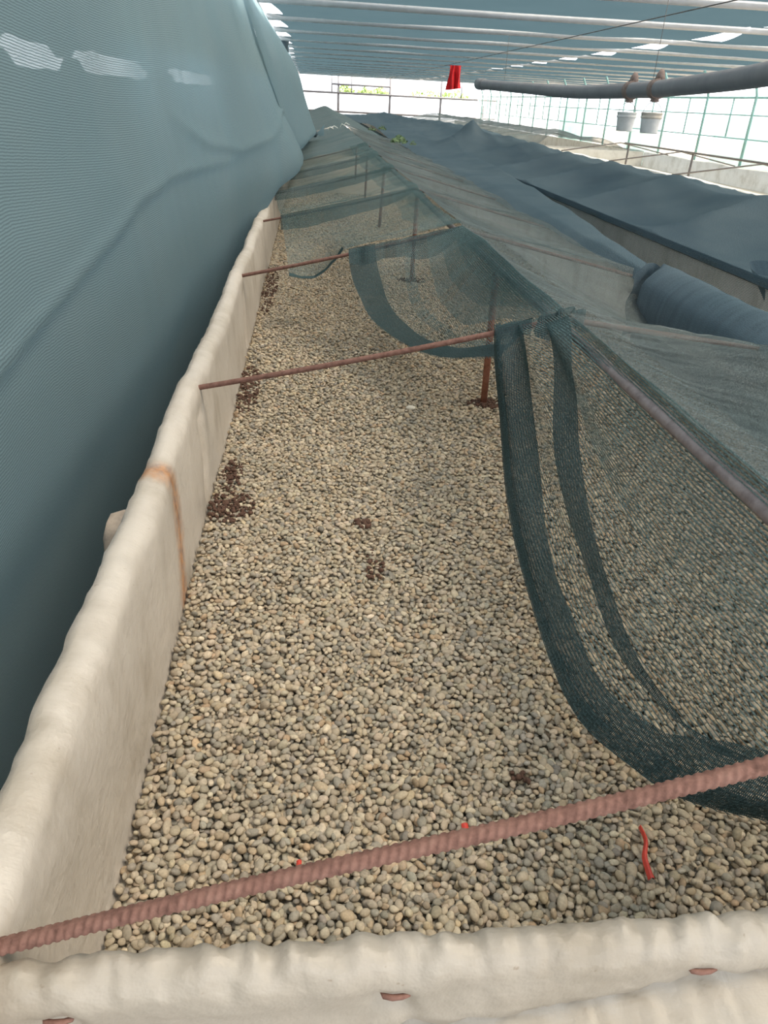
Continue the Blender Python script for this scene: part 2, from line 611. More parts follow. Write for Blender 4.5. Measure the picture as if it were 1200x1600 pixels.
def bush(name, label, x, y, z, w, h, n, mat, group=None, base=None):
    t = thing(name, label, 'bush', (x, y, base if base is not None else z), group)
    b = MB()
    for _ in range(n):
        a, r = random.random() * 2 * PI, random.random() ** 0.5
        px, py, pz = x + math.cos(a) * r * w, y + math.sin(a) * r * w, z + random.random() * h * (1.1 - 0.5 * r)
        s = 0.11 * (0.6 + random.random())
        d = Vector((random.uniform(-1, 1), random.uniform(-1, 1), random.uniform(-.3, 1))).normalized()
        q = d.orthogonal().normalized()
        p = Vector((px, py, pz))
        b.add([p - d * s, p + q * s * 0.4, p + d * s, p - q * s * 0.4], [(0, 1, 2, 3)])
    b.build('foliage', mat, t)
    b = MB()
    b.tube([(x, y, base if base is not None else z), (x, y, z + h * 0.6)], 0.04, 6)
    b.build('stem', M['stem'], t)


for x, h, w, lab in [(1.92, .42, .45, 'small light green bush beyond the far end, leftmost, just right of the first post'),
                     (2.93, .30, .40, 'low green bush beyond the far end, second from the left'),
                     (3.73, .36, .50, 'green bush beyond the far end, just left of the second post'),
                     (6.4, .34, .9, 'wide yellow green bush beyond the far end, left of the red cloth'),
                     (7.9, .42, .7, 'yellow green bush beyond the far end, directly below the red cloth')]:
    bush('bush', lab, x * 1.13, 52.0, 1.0, w * 1.3, h * 0.75 + 0.42, 260, M['leaf'], 'bushes beyond the far end', GZ)

# tunnel frame on the right
fr = thing('tunnel_frame', 'pale teal pipe frame of the tunnel along the right side', 'frame', (9.0, 16, GZ))
for i in range(18):
    y = 8.0 + 2.1 * i
    b = MB()
    b.tube([(9.0, y, GZ), (9.0, y, 1.40), (8.93, y, 1.62), (8.78, y, 1.9)], 0.030, 8)
    b.build('post', M['teal_pipe'], fr)
    b = MB()
    b.tube([(9.06, y + 1.0, 0.62), (9.06, y + 1.0, 1.36)], 0.02, 6)
    b.build('stud', M['teal_pipe'], fr)
for z in (0.62, 1.06, 1.38):
    b = MB()
    b.tube([(9.05, 7.5, z), (9.05, 46, z)], 0.014 if z < 1.3 else 0.022, 8)
    b.build('rail', M['teal_pipe'], fr)
for i, (y0, y1, z0, z1, lab) in enumerate([(14.2, 19.0, 0.66, 1.02, 'teal netting patch outside the tunnel, nearest and widest'),
                                           (22.0, 24.5, 0.68, 1.0, 'teal netting patch outside the tunnel, middle one'),
                                           (27.5, 31.5, 0.70, 1.05, 'teal netting patch outside the tunnel, farthest one')]):
    b = MB()
    b.grid_m(lambda u, v: (9.6 + 0.05 * nz(u * 9, v * 4, i), lerp(y0, y1, u), lerp(GZ, z1 + 0.06 * nz(u * 6, i), v)), 30, 6)
    tag(b.build('teal_netting', M['teal_net'], loc=(9.6, y0, GZ)), lab, 'netting', 'teal nets outside the tunnel')


# ------------------------------------------------------------ near raised bed
def sample_profile(prof, v):
    d = [0]
    for a, c in zip(prof[:-1], prof[1:]):
        d.append(d[-1] + math.hypot(c[0] - a[0], c[1] - a[1]))
    t = v * d[-1]
    return interp(t, d, [p[0] for p in prof]), interp(t, d, [p[1] for p in prof])


bed = thing('raised_bed', 'long gravel bed in the foreground lined with cream tarpaulin', 'raised bed', (0.65, 6, GZ))
LPROF = [(-0.262, -0.06), (-0.284, 0.0), (-0.288, 0.06), (-0.292, 0.13), (-0.296, 0.20), (-0.299, 0.25), (-0.302, 0.279), (-0.307, 0.290),
         (-0.325, 0.297), (-0.346, 0.300), (-0.358, 0.294), (-0.367, 0.27), (-0.374, 0.2), (-0.38, 0.0), (-0.40, -0.45)]


def left_wall(u, v):
    y = 0.36 + (16.5 - 0.36) * u ** 1.6
    x, z = sample_profile(LPROF, v)
    up = sstep((z + 0.02) / 0.3)
    face = 1 - sstep(abs(v - 0.25) / 0.3)
    # tarpaulin hangs in shallow bays between the bars that pierce it
    dn = min(abs(y - q) for q in BAR_L[1:])
    top = -0.010 * sstep(dn / 0.8) + 0.012 * math.exp(-((dn) / 0.07) ** 2)
    z += top * up
    wr = 0.010 * nz(y * 3.0, v * 5) + 0.0045 * nz(y * 11, v * 9, 3)
    pucker = 0.0
    for q in BAR_L[1:5]:
        d = (y - q + 0.05 + 0.10 * (0.24 - z) / 0.24)
        pucker += 0.016 * math.exp(-(d / 0.03) ** 2) * (1 if z < 0.24 and v < 0.5 else 0) * sstep((z + 0.02) / 0.1)
    # crinkles along the crease at the top
    cr = (0.004 * nz(y * 26, 4) + 0.006 * abs(nz(y * 17, z * 30, 6)) - 0.002) * math.exp(-((z - 0.275) / 0.03) ** 2)
    x += wr * (0.35 + 0.65 * face) * up + cr - pucker
    z += 0.003 * nz(y * 20, v * 20, 9) * up
    x += 0.03 * (u - 0.0) * 0 + 0.0
    return (x, y, z)


b = MB()
b.grid(left_wall, 640, 56)
lw_o = b.build('side_liner', M['tarp_stain'], bed)
lw_o['label'] = 'left side liner with a rust run'

FPROF = [(0.500, -0.06), (0.470, 0.0), (0.462, 0.12), (0.455, 0.20), (0.450, 0.235), (0.442, 0.250), (0.430, 0.255), (0.418, 0.250), (0.409, 0.236),
         (0.405, 0.222), (0.405, 0.20), (0.406, 0.17), (0.403, 0.15), (0.398, 0.13), (0.36, 0.10), (0.30, 0.02), (0.27, -0.2), (0.26, -0.45)]


def front_wall(u, v):
    x = lerp(-0.42, 1.70, u)
    y, z = sample_profile(FPROF, v)
    top = math.exp(-((v - 0.30) / 0.10) ** 2)
    front = 1 - math.exp(-(max(0, v - 0.36) / 0.08) ** 2) if v > 0.36 else 0
    fold = 0.128 + 0.155 * (x - 0.10) * (1 if x > -.1 else .4) + 0.006 * nz(x * 5, 5)
    if v > 0.36:
        # heavy lower fold that bulges towards the camera below a slanting crease
        k = sstep((fold - z) / 0.018)
        y += -0.040 * k + 0.030 * math.exp(-((z - fold - 0.005) / 0.007) ** 2)
        y += 0.009 * nz(x * 4, z * 9, 2)
    z += 0.010 * (x + 0.3) / 1.0 * (1 if v < .5 else .6)
    # crinkled top edge
    cz = 1.5 * 0.0065 * nz(x * 34, v * 16, 1) + 0.004 * nz(x * 60, v * 30, 6) + 0.012 * abs(nz(x * 42 + v * 30, v * 40 - x * 18, 3)) - 0.004
    z += cz * top
    y += 0.005 * nz(x * 28, v * 18, 8) * top + 0.003 * nz(x * 9, 3)
    for sx in (-0.247, 0.084, 0.409):
        dx = x - sx
        if 0.36 < v and abs(dx) < 0.14:
            zz = z - (0.205 if sx < 0.3 else 0.216)
            # puckers radiating from each wire staple
            y += 0.010 * math.exp(-(math.hypot(dx, zz * 1.2) / 0.022) ** 2)
            rad = math.hypot(dx, zz)
            if zz < 0.004:
                y += 0.008 * math.exp(-((dx - (-zz) * 0.45) / 0.012) ** 2) * math.exp(-(rad / 0.07) ** 2)
            else:
                y += 0.005 * math.exp(-((dx - zz * 1.6) / 0.016) ** 2) * math.exp(-(rad / 0.07) ** 2)
    return (x, y, z)


b = MB()
b.grid(front_wall, 420, 110)
b.build('front_liner', M['tarp'], bed)
b = MB()
b.grid(lambda u, v: (EX + (0.0, 0.0, 0.05, 0.06)[min(3, int(v * 3 + 0.01))] + 0.006 * nz(u * 60, v * 3), lerp(0.4, 16.5, u),
                     (-0.05, 0.31, 0.31, -0.45)[min(3, int(v * 3 + 0.01))] + 0.006 * nz(u * 50, v)), 160, 3)
b.build('side_liner', M['tarp_far'], bed)
for sx, sz, a in ((-0.247, 0.204, 0.06), (0.084, 0.208, 0.0), (0.409, 0.217, 0.03)):
    b = MB()
    b.tube([(sx - 0.0145, 0.412, sz - a * 0.0135 - .0005), (sx - 0.0125, 0.4065, sz - a * 0.0125), (sx - 0.004, 0.4045, sz), (sx + 0.006, 0.4045, sz + 0.0006), (sx + 0.0125, 0.4065, sz + a * 0.0125), (sx + 0.0145, 0.412, sz + a * 0.0135)],
           [0.0022, 0.0030, 0.0032, 0.0030, 0.0028, 0.002], 8)
    b.build('wire_staple', M['rust_bar'], bed)

# gravel
def gz(x, y):
    return 0.006 * math.sin(x * 5 + y * 2.1) + 0.005 * math.sin(y * 4.3 - x * 3)


b = MB()
b.grid(lambda u, v: (lerp(-0.285, EX, u), lerp(0.44, 16.4, v), gz(lerp(-0.285, EX, u), lerp(0.44, 16.4, v)) - 0.012), 40, 300)
b.build('soil_bed', M['subgravel'], bed)


def ico(sub):
    import bmesh
    bm = bmesh.new()
    bmesh.ops.create_icosphere(bm, subdivisions=sub, radius=1.0)
    v = np.array([p.co[:] for p in bm.verts], dtype=np.float64)
    f = np.array([[q.index for q in p.verts] for p in bm.faces], dtype=np.int32)
    bm.free()
    return v, f


PAL = np.array([(0.58, 0.50, 0.39), (0.52, 0.45, 0.355), (0.47, 0.42, 0.345), (0.41, 0.38, 0.325), (0.56, 0.455, 0.33),
                (0.64, 0.565, 0.455), (0.33, 0.31, 0.275), (0.50, 0.375, 0.26), (0.44, 0.41, 0.36)])
PW = np.array([0.22, 0.19, 0.14, 0.11, 0.09, 0.12, 0.05, 0.03, 0.05])


def scatter(y0, y1, step, sub, size, layers):
    V, F = ico(sub)
    nvp, nfp = len(V), len(F)
    allv, allc, cnt = [], [], 0
    for ly in range(layers):
        sp = step if ly == 0 else step * 1.25
        xs = np.arange(-0.275 + sp * 0.3, EX - 0.02, sp)
        ys = np.arange(y0, y1, sp * 0.88)
        gx, gy = np.meshgrid(xs, ys)
        gx = gx + (np.arange(len(ys)) % 2)[:, None] * sp * 0.5
        gx = gx.ravel() + rng.normal(0, sp * 0.17, gx.size)
        gy = gy.ravel() + rng.normal(0, sp * 0.22, gy.size)
        keep = (gx > -0.281) & (gx < EX - 0.01)
        gx, gy = gx[keep], gy[keep]
        n = len(gx)
        k = np.exp(rng.normal(0, 0.20, n)) * size
        k = np.clip(k, size * 0.5, size * 1.8)
        el = rng.uniform(1.05, 1.65, n)
        fl = rng.uniform(0.5, 0.85, n)
        S = np.stack([k * el, k, k * fl], 1)
        # random orientation, mostly lying flat
        yaw = rng.uniform(0, 2 * PI, n)
        tilt = rng.normal(0, 0.35 if ly == 0 else 0.5, n)
        ta = rng.uniform(0, 2 * PI, n)
        cy, sy = np.cos(yaw), np.sin(yaw)
        Rz = np.zeros((n, 3, 3))
        Rz[:, 0, 0], Rz[:, 0, 1], Rz[:, 1, 0], Rz[:, 1, 1], Rz[:, 2, 2] = cy, -sy, sy, cy, 1
        ax = np.stack([np.cos(ta), np.sin(ta), np.zeros(n)], 1)
        K = np.zeros((n, 3, 3))
        K[:, 0, 1], K[:, 0, 2] = -ax[:, 2], ax[:, 1]
        K[:, 1, 0], K[:, 1, 2] = ax[:, 2], -ax[:, 0]
        K[:, 2, 0], K[:, 2, 1] = -ax[:, 1], ax[:, 0]
        st, ct = np.sin(tilt)[:, None, None], np.cos(tilt)[:, None, None]
        R = (np.eye(3)[None] + st * K + (1 - ct) * (K @ K)) @ Rz
        # lumpy shape per stone
        D = rng.normal(0, 1, (n, 3, 3))
        q = np.einsum('vj,njk->nvk', V, D)
        lump = 1 + 0.10 * np.sin(q[:, :, 0] * 1.3 + 1) + 0.07 * np.sin(q[:, :, 1] * 1.7)
        P = V[None] * lump[:, :, None] * S[:, None, :]
        P = np.einsum('nij,nvj->nvi', R, P)
        zz = 0.006 * np.sin(gx * 5 + gy * 2.1) + 0.005 * np.sin(gy * 4.3 - gx * 3)
        zz = zz - 0.004 + (0.0 if ly == 0 else 0.008) + rng.normal(0, 0.0022, n) + size * 0.15
        P += np.stack([gx, gy, zz], 1)[:, None, :]
        ci = rng.choice(len(PAL), n, p=PW / PW.sum())
        C = PAL[ci] * np.array([0.74, 0.70, 0.635]) * np.exp(rng.normal(0, 0.11, (n, 1))) * (1 + rng.normal(0, 0.012, (n, 3)))
        allv.append(P.reshape(-1, 3))
        allc.append(np.repeat(np.clip(C, 0.02, 0.95), nvp, axis=0))
        cnt += n
    v = np.concatenate(allv).astype(np.float32)
    c = np.concatenate(allc).astype(np.float32)
    f = (F[None] + (np.arange(cnt) * nvp)[:, None, None]).reshape(-1, 3).astype(np.int32)
    return v, f, c


parts = [scatter(0.455, 2.3, 0.0112, 2, 0.0054, 2), scatter(2.3, 5.2, 0.0135, 1, 0.0067, 2), scatter(5.2, 9.5, 0.020, 1, 0.010, 1)]
off = 0
vv, ff, cc = [], [], []
for v, f, c in parts:
    vv.append(v)
    ff.append(f + off)
    cc.append(c)
    off += len(v)
vv, ff, cc = np.concatenate(vv), np.concatenate(ff), np.concatenate(cc)
me = bpy.data.meshes.new('gravel')
me.vertices.add(len(vv))
me.vertices.foreach_set('co', vv.ravel())
me.loops.add(ff.size)
me.loops.foreach_set('vertex_index', ff.ravel())
me.polygons.add(len(ff))
me.polygons.foreach_set('loop_start', np.arange(0, ff.size, 3, dtype=np.int32))
me.polygons.foreach_set('loop_total', np.full(len(ff), 3, dtype=np.int32))
me.polygons.foreach_set('use_smooth', np.ones(len(ff), dtype=bool))
ca = me.color_attributes.new('pebble_color', 'FLOAT_COLOR', 'POINT')
ca.data.foreach_set('color', np.concatenate([cc, np.ones((len(cc), 1), dtype=np.float32)], 1).ravel())
me.update()
me.materials.append(M['pebble'])
gravel = link(bpy.data.objects.new('gravel', me))
tag(gravel, 'beige and grey rounded pebbles filling the near bed', 'gravel', kind='stuff')

# soil scattered on the gravel
ICO1 = ico(1)


def crumbs(cx, cy, rx, ry, n, label, smin=0.003, smax=0.008):
    V, F = ICO1
    b = MB()
    for _ in range(n):
        a, r = random.random() * 2 * PI, random.random() ** 0.7
        x, y = cx + math.cos(a) * r * rx, cy + math.sin(a) * r * ry
        if x < -0.275:
            x = -0.275 + random.random() * 0.03
        s = random.uniform(smin, smax)
        z = gz(x, y) + 0.010 + random.uniform(-0.003, 0.004)
        q = [random.uniform(0.6, 1.3) for _ in range(3)]
        b.add([(x + p[0] * s * q[0], y + p[1] * s * q[1], z + p[2] * s * q[2] * 0.8) for p in V], [tuple(f) for f in F])
    tag(b.build('soil', M['soil'], loc=(cx, cy, 0)), label, 'soil', 'spilt soil on the gravel', 'stuff')


crumbs(-0.245, 2.75, 0.045, 0.26, 200, 'dark brown soil along the liner just beyond the second bar')
crumbs(-0.235, 1.98, 0.035, 0.12, 100, 'small strip of dark soil along the liner nearest the second bar')
crumbs(-0.225, 1.78, 0.07, 0.09, 190, 'patch of dark soil by the liner near the rust run')
crumbs(-0.24, 4.4, 0.05, 0.55, 260, 'dark soil along the liner beyond the third bar')
crumbs(0.139, 1.700, 0.022, 0.022, 70, 'small dark soil clump alone in the middle of the gravel')
crumbs(0.150, 1.50, 0.03, 0.07, 32, 'thin scatter of dark soil in the middle, nearest the camera')
crumbs(0.66, 2.585, 0.075, 0.055, 260, 'ring of dark soil round the foot of the nearest post')
crumbs(0.635, 4.75, 0.09, 0.06, 120, 'dark soil round the foot of the second post')
crumbs(0.35, 0.84, 0.015, 0.02, 12, 'few dark soil crumbs near the front of the bed')

# red scraps and pale stone
b = MB()
pp = spline([(0.515, 0.73, 0.018), (0.511, 0.70, 0.026), (0.500, 0.675, 0.021), (0.497, 0.64, 0.019)], 14)
b.grid(lambda u, v: tuple(along(pp, u) + Vector(((v - 0.5) * (0.005 + 0.006 * u), 0, 0.004 * math.cos((v - .5) * 5)))), 16, 4)
tag(b.build('plastic_strip', M['red_plastic'], loc=(0.505, 0.69, 0.02)), 'curled red plastic strip lying on the gravel right of centre', 'plastic scrap')
for x, y, w, lab in ((0.236, 0.737, 0.007, 'tiny red scrap on the gravel just above the nearest bar'),
                     (-0.02, 0.690, 0.005, 'thin red sliver on the gravel left of centre behind the nearest bar')):
    b = MB()
    b.grid(lambda u, v: (x + (u - .5) * w * 1.5, y + (v - .5) * w * 3, 0.02 + 0.003 * math.sin(u * 3)), 4, 4)
    tag(b.build('plastic_scrap', M['red_plastic'], loc=(x, y, 0.02)), lab, 'plastic scrap')
V2, F2 = ico(2)
b = MB()
b.add([(0.365 + p[0] * 0.019 + 0.003 * nz(*(p * 2)), 2.535 + p[1] * 0.013, 0.014 + p[2] * 0.009) for p in V2], [tuple(f) for f in F2])
tag(b.build('stone', M['pale_stone'], loc=(0.365, 2.535, 0.01)), 'large pale flat stone on the gravel left of the nearest post', 'stone')
b = MB()


def blocky(p):
    q = Vector([math.copysign(abs(c) ** 0.45, c) for c in p])
    return (-0.430 + q.x * 0.038 + 0.006 * nz(*(q * 2)), 1.47 + q.y * 0.05 + 0.008 * nz(*(q * 1.7)), GZ + 0.305 + q.z * 0.31 + 0.012 * nz(q.x * 2, q.y * 2, 4))


b.add([blocky(p) for p in ico(3)[0]], [tuple(f) for f in ico(3)[1]])
tag(b.build('rubble_block', M['block'], loc=(-0.43, 1.46, GZ)), 'pale brown block wedged between the liner and the green curtain', 'block')


# reinforcing bars, posts and ridge pipe
def bar_pts(i, n=60):
    L = Vector((WX - 0.03, BAR_L[i], 0.283 if i else 0.252))
    Mid = Vector((RX, BAR_M[i], RZ + (0.008 if i else 0.02)))
    R_ = Vector((EX, BAR_R[i], 0.298))
    return L, Mid, R_


BAR_LABEL = ['thick rusty ribbed bar crossing the bottom of the picture over the front liner',
             'rusty ribbed bar from the liner to the first net bunch, second nearest',
             'thin rusty bar holding the hanging net flap, third nearest',
             'rusty bar under the sagging net, fourth nearest',
             'rusty bar where the net meets the end of the visible liner, fifth nearest',
             'bar under the net beyond the visible liner, sixth nearest',
             'bar under the far net, seventh nearest', 'bar under the far net, eighth nearest', 'bar under the far net, ninth nearest']
for i in range(7):
    L, Mid, R_ = bar_pts(i)
    step = 0.0014 if i == 0 else (0.0028 if i < 3 else 0.02)
    n1 = max(4, int((Mid - L).length / step))
    n2 = max(4, int((R_ - Mid).length / (step if i == 0 else step * 1.2)))
    bend = lambda u: -0.006 * math.sin(u * PI) * (1 if i else 0.6)
    pts = [L.lerp(Mid, k / n1) + Vector((0, 0, bend(k / n1) + (0.004 * math.sin(k / n1 * 7) if i == 0 else 0))) for k in range(n1)]
    pts += [Mid.lerp(R_, k / n2) for k in range(n2 + 1)]
    b = MB()
    b.tube(pts, 0.0076 if i == 0 else 0.0066, 24 if i == 0 else 12, rib=(0.0095, 0.16) if i < 3 else None)
    tag(b.build('rebar', M['rust_bar'], loc=tuple(L)), BAR_LABEL[i], 'metal bar', 'bars across the near bed')

POSTS = [(0.652, 2.594), (0.634, 4.764), (0.610, 6.997), (0.625, 9.2), (0.63, 11.4)]
for i, (x, y) in enumerate(POSTS):
    b = MB()
    b.tube([(x, y, -0.05), (lerp(x, RX, .5), y, 0.25), (RX, y, RZ - 0.01)], 0.0125, 12)
    tag(b.build('post', M['rust_post'], loc=(x, y, 0)),
        ['rusty brown post beside the nearest net bunch, standing in soil', 'rusty brown post behind the thin hanging net, second nearest',
         'rusty post seen through the net, third nearest', 'dim post seen through the net, fourth nearest', 'dim post under the far net, fifth nearest'][i], 'post',
        'posts under the ridge pipe')
b = MB()
b.tube([(RX, y, RZ - 0.012 + 0.004 * math.sin(y * 1.3)) for y in np.arange(0.40, 16.6, 0.2)], 0.0125, 12)
tag(b.build('ridge_pipe', M['ridge'], loc=(RX, 0.4, RZ)), 'long dull pipe along the ridge of the near bed carrying the net', 'pipe')

# ------------------------------------------------------------ near bed net
net = thing('shade_net', 'dark green shade net draped over the ridge pipe of the near bed and pulled open', 'shade net', (RX, 6, 0))
RT = RZ + 0.027     # height of the net on the ridge pipe


def on_bar(i, x):
    L, Mid, R_ = bar_pts(i)
    if x <= RX:
        t = (x - L.x) / (Mid.x - L.x)
        p = L.lerp(Mid, t)
    else:
        t = (x - Mid.x) / (R_.x - Mid.x)
        p = Mid.lerp(R_, t)
    return p + Vector((0, 0, 0.012))


# bay 1, left side: hangs from the ridge to a free edge that swoops down to the gravel
EDGE1 = spline([(0.477, 1.85, 0.50), (0.485, 1.83, 0.40), (0.497, 1.775, 0.29), (0.468, 1.50, 0.17), (0.452, 1.215, 0.115), (0.452, 0.915, 0.090),
                (0.503, 0.762, 0.108), (0.548, 0.675, 0.135), (0.625, 0.595, 0.185), (0.69, 0.52, 0.25), (0.70, 0.47, 0.33)], 80)


def bay1(u, v, off=0.0):
    """u from bar two towards the camera, v from ridge to the free edge"""
    R = Vector((RX, max(0.43, lerp(1.84, 0.22, u ** 0.9)), RT))
    E = along(EDGE1, u)
    if u < 0.12:
        k = sstep(u / 0.12)
        R = Vector((RX, R.y, RT))
    p = R.lerp(E, v)
    span = (E - R).length
    sag = 0.33 * span * math.sin(PI * min(1, v * 0.97) ** 0.85) * sstep(u / 0.35)
    p.z -= sag * 0.42
    p.x += sag * 0.10
    p.z = max(p.z, 0.032 + gz(p.x, p.y))
    # folds fanning out from the bunch on bar two
    f = math.sin(v * 19 + 2.2 * u) * 0.012 * (1 - sstep((u - 0.1) / 0.7)) + 0.006 * nz(u * 6, v * 7)
    p.x += f * 0.6
    p.y += f * 0.9 * sstep(u / 0.1)
    p.z += abs(off) + f * 0.3
    p.x -= off
    return p


b = MB()
b.grid_m(bay1, 120, 44)
b.build('panel', M['net'], net)
# folded layers: the hem along the free edge and the strip folded over below the bunch
b = MB()
b.grid_m(lambda u, v: bay1(u, lerp(1.0, interp(u, [0, .2, .4, .6, .72, 1], [.56, .68, .80, .78, .56, .34]) + 0.03 * nz(u * 9, 2), v), 0.006), 110, 12)
o = b.build('hem', M['net_hem'], net)
o['label'] = 'dark folded hem along the open edge'
b = MB()
b.grid_m(lambda u, v: bay1(u, lerp(1.0, interp(u, [0, .45, .7, 1], [.86, .93, .84, .80]), v), 0.011), 110, 6)
b.build('hem', M['net_hem'], net)
# fold strip from the bunch down to the middle of the panel
b = MB()
b.grid_m(lambda u, v: bay1(lerp(0.03, 0.84, u), lerp(interp(u, [0, .29, .72, 1], [.06, .40, .69, .60]), interp(u, [0, .29, .68, .8, 1], [.30, .56, .70, .705, .613]) + 0.015 * nz(u * 8, 5), v), 0.005), 60, 6)
b.build('fold', M['net_hem'], net)


# added net layers, stacked to imitate backlit haze in the net near the ridge
for q, wd in enumerate((0.12, 0.22, 0.33)):
    b = MB()
    b.grid_m(lambda u, v: bay1(lerp(0.04, 1, u), lerp(0.0, wd + 0.04 * nz(u * 5, 9 + q) + 0.05 * u, v), 0.002 + 0.0015 * q), 90, 10)
    b.build('fold', M['net'], net)


# net laid over bar two: a flat lap, a gap, then folds gathered against the ridge
def lap(u, v):
    x = lerp(0.477, 0.56, u)
    p0 = on_bar(1, x)
    t = (v - 0.5) * 2
    return (p0.x, p0.y - 0.012 * math.sin(t * PI / 2) - 0.004, p0.z + 0.004 - max(0, abs(t) - 0.35) * (0.05 if t > 0 else 0.04))


def gather(u, v):
    x = lerp(0.572, 0.70, u)
    p0 = on_bar(1, x)
    d = 0.010 * abs(math.sin(u * 11)) + 0.006 * nz(u * 9, v * 2)
    t = (v - 0.5) * 2
    lift = 0.012 * sstep(u * 1.5)
    return (p0.x + 0.006 * math.sin(u * 18 + v * 4), p0.y - t * (0.012 + d * 0.5) - 0.004, p0.z + 0.003 + lift + d * 0.6 - max(0, abs(t) - 0.3) * (0.05 + 0.04 * math.sin(u * 7)))


b = MB()
b.grid_m(lap, 16, 16)
b.build('lap', M['net_hem'], net)
b = MB()
b.grid_m(gather, 50, 18)
o = b.build('bunch', M['net_hem'], net)
o['label'] = 'gathered net bunch over the second bar'

# bay 2, left side
EDGE2 = spline([tuple(on_bar(2, 0.165)), (0.172, 3.30, 0.335), (0.195, 3.22, 0.285), (0.255, 3.0, 0.21), (0.37, 2.70, 0.19), (0.44, 2.42, 0.24),
                (0.50, 2.12, 0.335), (0.525, 1.95, 0.40), tuple(on_bar(1, 0.54))], 60)


def bay2(u, v, off=0.0):
    R = Vector((RX, lerp(3.30, 1.83, u), RT))
    E = along(EDGE2, u)
    # the upper end lies along bar three
    p = R.lerp(E, v)
    if u < 0.25:
        q = on_bar(2, lerp(RX, 0.165, v))
        p = q.lerp(p, sstep(u / 0.25))
    span = (E - R).length
    sag = span * 0.22 * math.sin(PI * v) * math.sin(PI * min(1, u * 1.02)) ** 0.8
    p.z -= sag * 0.7
    p.x -= 0.05 * sag
    f = 0.006 * nz(u * 5, v * 6, 4) + 0.006 * math.sin(v * 16 + u * 5) * (1 - sstep(abs(u - 0.5) * 2.0))
    p.x += f
    p.z += off + f * 0.4
    return p


b = MB()
b.grid_m(bay2, 70, 36)
b.build('panel', M['net'], net)
b = MB()
b.grid_m(lambda u, v: bay2(u, lerp(1.0, 0.76 + 0.04 * nz(u * 7, 3), v), 0.005), 70, 8)
b.build('hem', M['net_hem'], net)
b = MB()
b.grid_m(lambda u, v: bay2(lerp(0.02, .96, u), lerp(interp(u, [0, .5, 1], [.42, .52, .86]), interp(u, [0, .5, 1], [.48, .60, .93]), v), 0.004), 40, 4)
b.build('fold', M['net'], net)


for q, wd in enumerate((0.16, 0.30, 0.46)):  # overlapping layers added for the same backlit haze below the ridge in this bay
    b = MB()
    b.grid_m(lambda u, v: bay2(lerp(0.06, 1, u), lerp(0.0, wd * (1 - 0.35 * abs(2 * u - 1.1)) + 0.03 * nz(u * 5, 6 + q), v), 0.002 + 0.0015 * q), 50, 10)
    b.build('fold', M['net'], net)


# slack net hanging below the bars
def swag_fn(i, x0, prof):
    def fn(u, v):
        x = lerp(x0, 0.632, u)
        p = on_bar(i, x)
        d = interp(u, prof[0], prof[1])
        return (p.x + 0.004 * math.sin(u * 30), p.y - 0.02 - 0.03 * v + 0.006 * math.sin(u * 25), p.z + 0.004 - d * v)
    return fn


SW = ([0, .12, .3, .5, .62, .8, .95, 1], [.05, .075, .062, .068, .095, .10, .05, .01])
SW4 = ([0, .2, .5, .8, 1], [.085, .10, .085, .07, .02])
SW5 = ([0, .2, .5, .8, 1], [.06, .075, .075, .065, .03])
for i, x0, pr in ((2, 0.165, SW), (3, -0.19, SW4), (4, -0.29, SW5), (5, -0.29, SW5)):
    b = MB()
    b.grid_m(swag_fn(i, x0, pr), 50, 8)
    b.build('swag', M['net_band'], net)

# left slope from bar three on
LE_Y = [3.4, 4.05, 5.05, 6.8, 8.2, 9.5, 16.5]
LE_X = [-0.10, -0.125, -0.185, -0.30, -0.30, -0.28, -0.30]


def slope_left(u, v):
    yb = lerp(3.42, 16.5, u ** 1.4)
    # yb counts along the left bars; the ridge ends are skewed a little
    ys = lerp(float(np.interp(yb, BAR_L, BAR_M)) if yb < 12.8 else yb - 0.2, yb, 1 - v)
    y = lerp(yb, float(np.interp(yb, BAR_L, BAR_M)) if yb < 12.8 else yb - 0.2, v)
    xl = float(np.interp(yb, LE_Y, LE_X))
    x = lerp(xl, RX, v)
    z = lerp(0.30, RT, (x - WX) / (RX - WX)) + 0.004
    idx = int(np.searchsorted(BAR_L, yb, side='right')) - 1
    if idx < len(BAR_L) - 1:
        ph = (yb - BAR_L[idx]) / (BAR_L[idx + 1] - BAR_L[idx])
    else:
        ph = ((yb - BAR_L[-1]) / 1.6) % 1
    dep = 0.065 if yb < 5.07 else (0.055 if yb < 8 else 0.028)
    sg = math.sin(PI * ph)
    z -= dep * sg * (0.35 + 0.65 * math.sin(PI * min(1, v * 0.8 + 0.2)))
    if yb < 5.07:      # the corner of this bay has slipped off the bar and droops
        k = (1 - sstep((yb - 3.42) / 1.3)) * interp(v, [0, .08, .16, .24, .30, .33], [.62, .88, 1.0, .74, .33, 0])
        z -= 0.150 * k
        y += 0.22 * k
    z += 0.006 * nz(x * 6, y * 5) + 0.004 * nz(x * 5, y * 22, 2)
    if yb > 8:
        z += 0.02 * nz(x * 3, y * 1.2, 4) * sstep((yb - 8) / 2)
    return (x, y, z)


b = MB()
b.grid_m(lambda u, v: slope_left(u * 0.58, v), 190, 28)
b.build('panel', M['net'], net)
b = MB()
b.grid_m(lambda u, v: slope_left(lerp(0.58, 1, u), v), 110, 28)
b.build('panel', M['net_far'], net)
b = MB()
b.grid_m(lambda u, v: Vector(slope_left(0.0 + 0.034 * v, lerp(0, 0.33, u))) + Vector((0, -0.003, 0.004)), 30, 6)
b.build('hem', M['net_hem'], net)
for q, wd in enumerate((0.10, 0.20)):
    b = MB()
    b.grid_m(lambda u, v: Vector(slope_left(u * 0.6, lerp(1 - wd - 0.05 * nz(u * 12, q), 1.0, v))) + Vector((0, -0.002, 0.003 + 0.002 * q)), 160, 6)
    b.build('fold', M['net'], net)


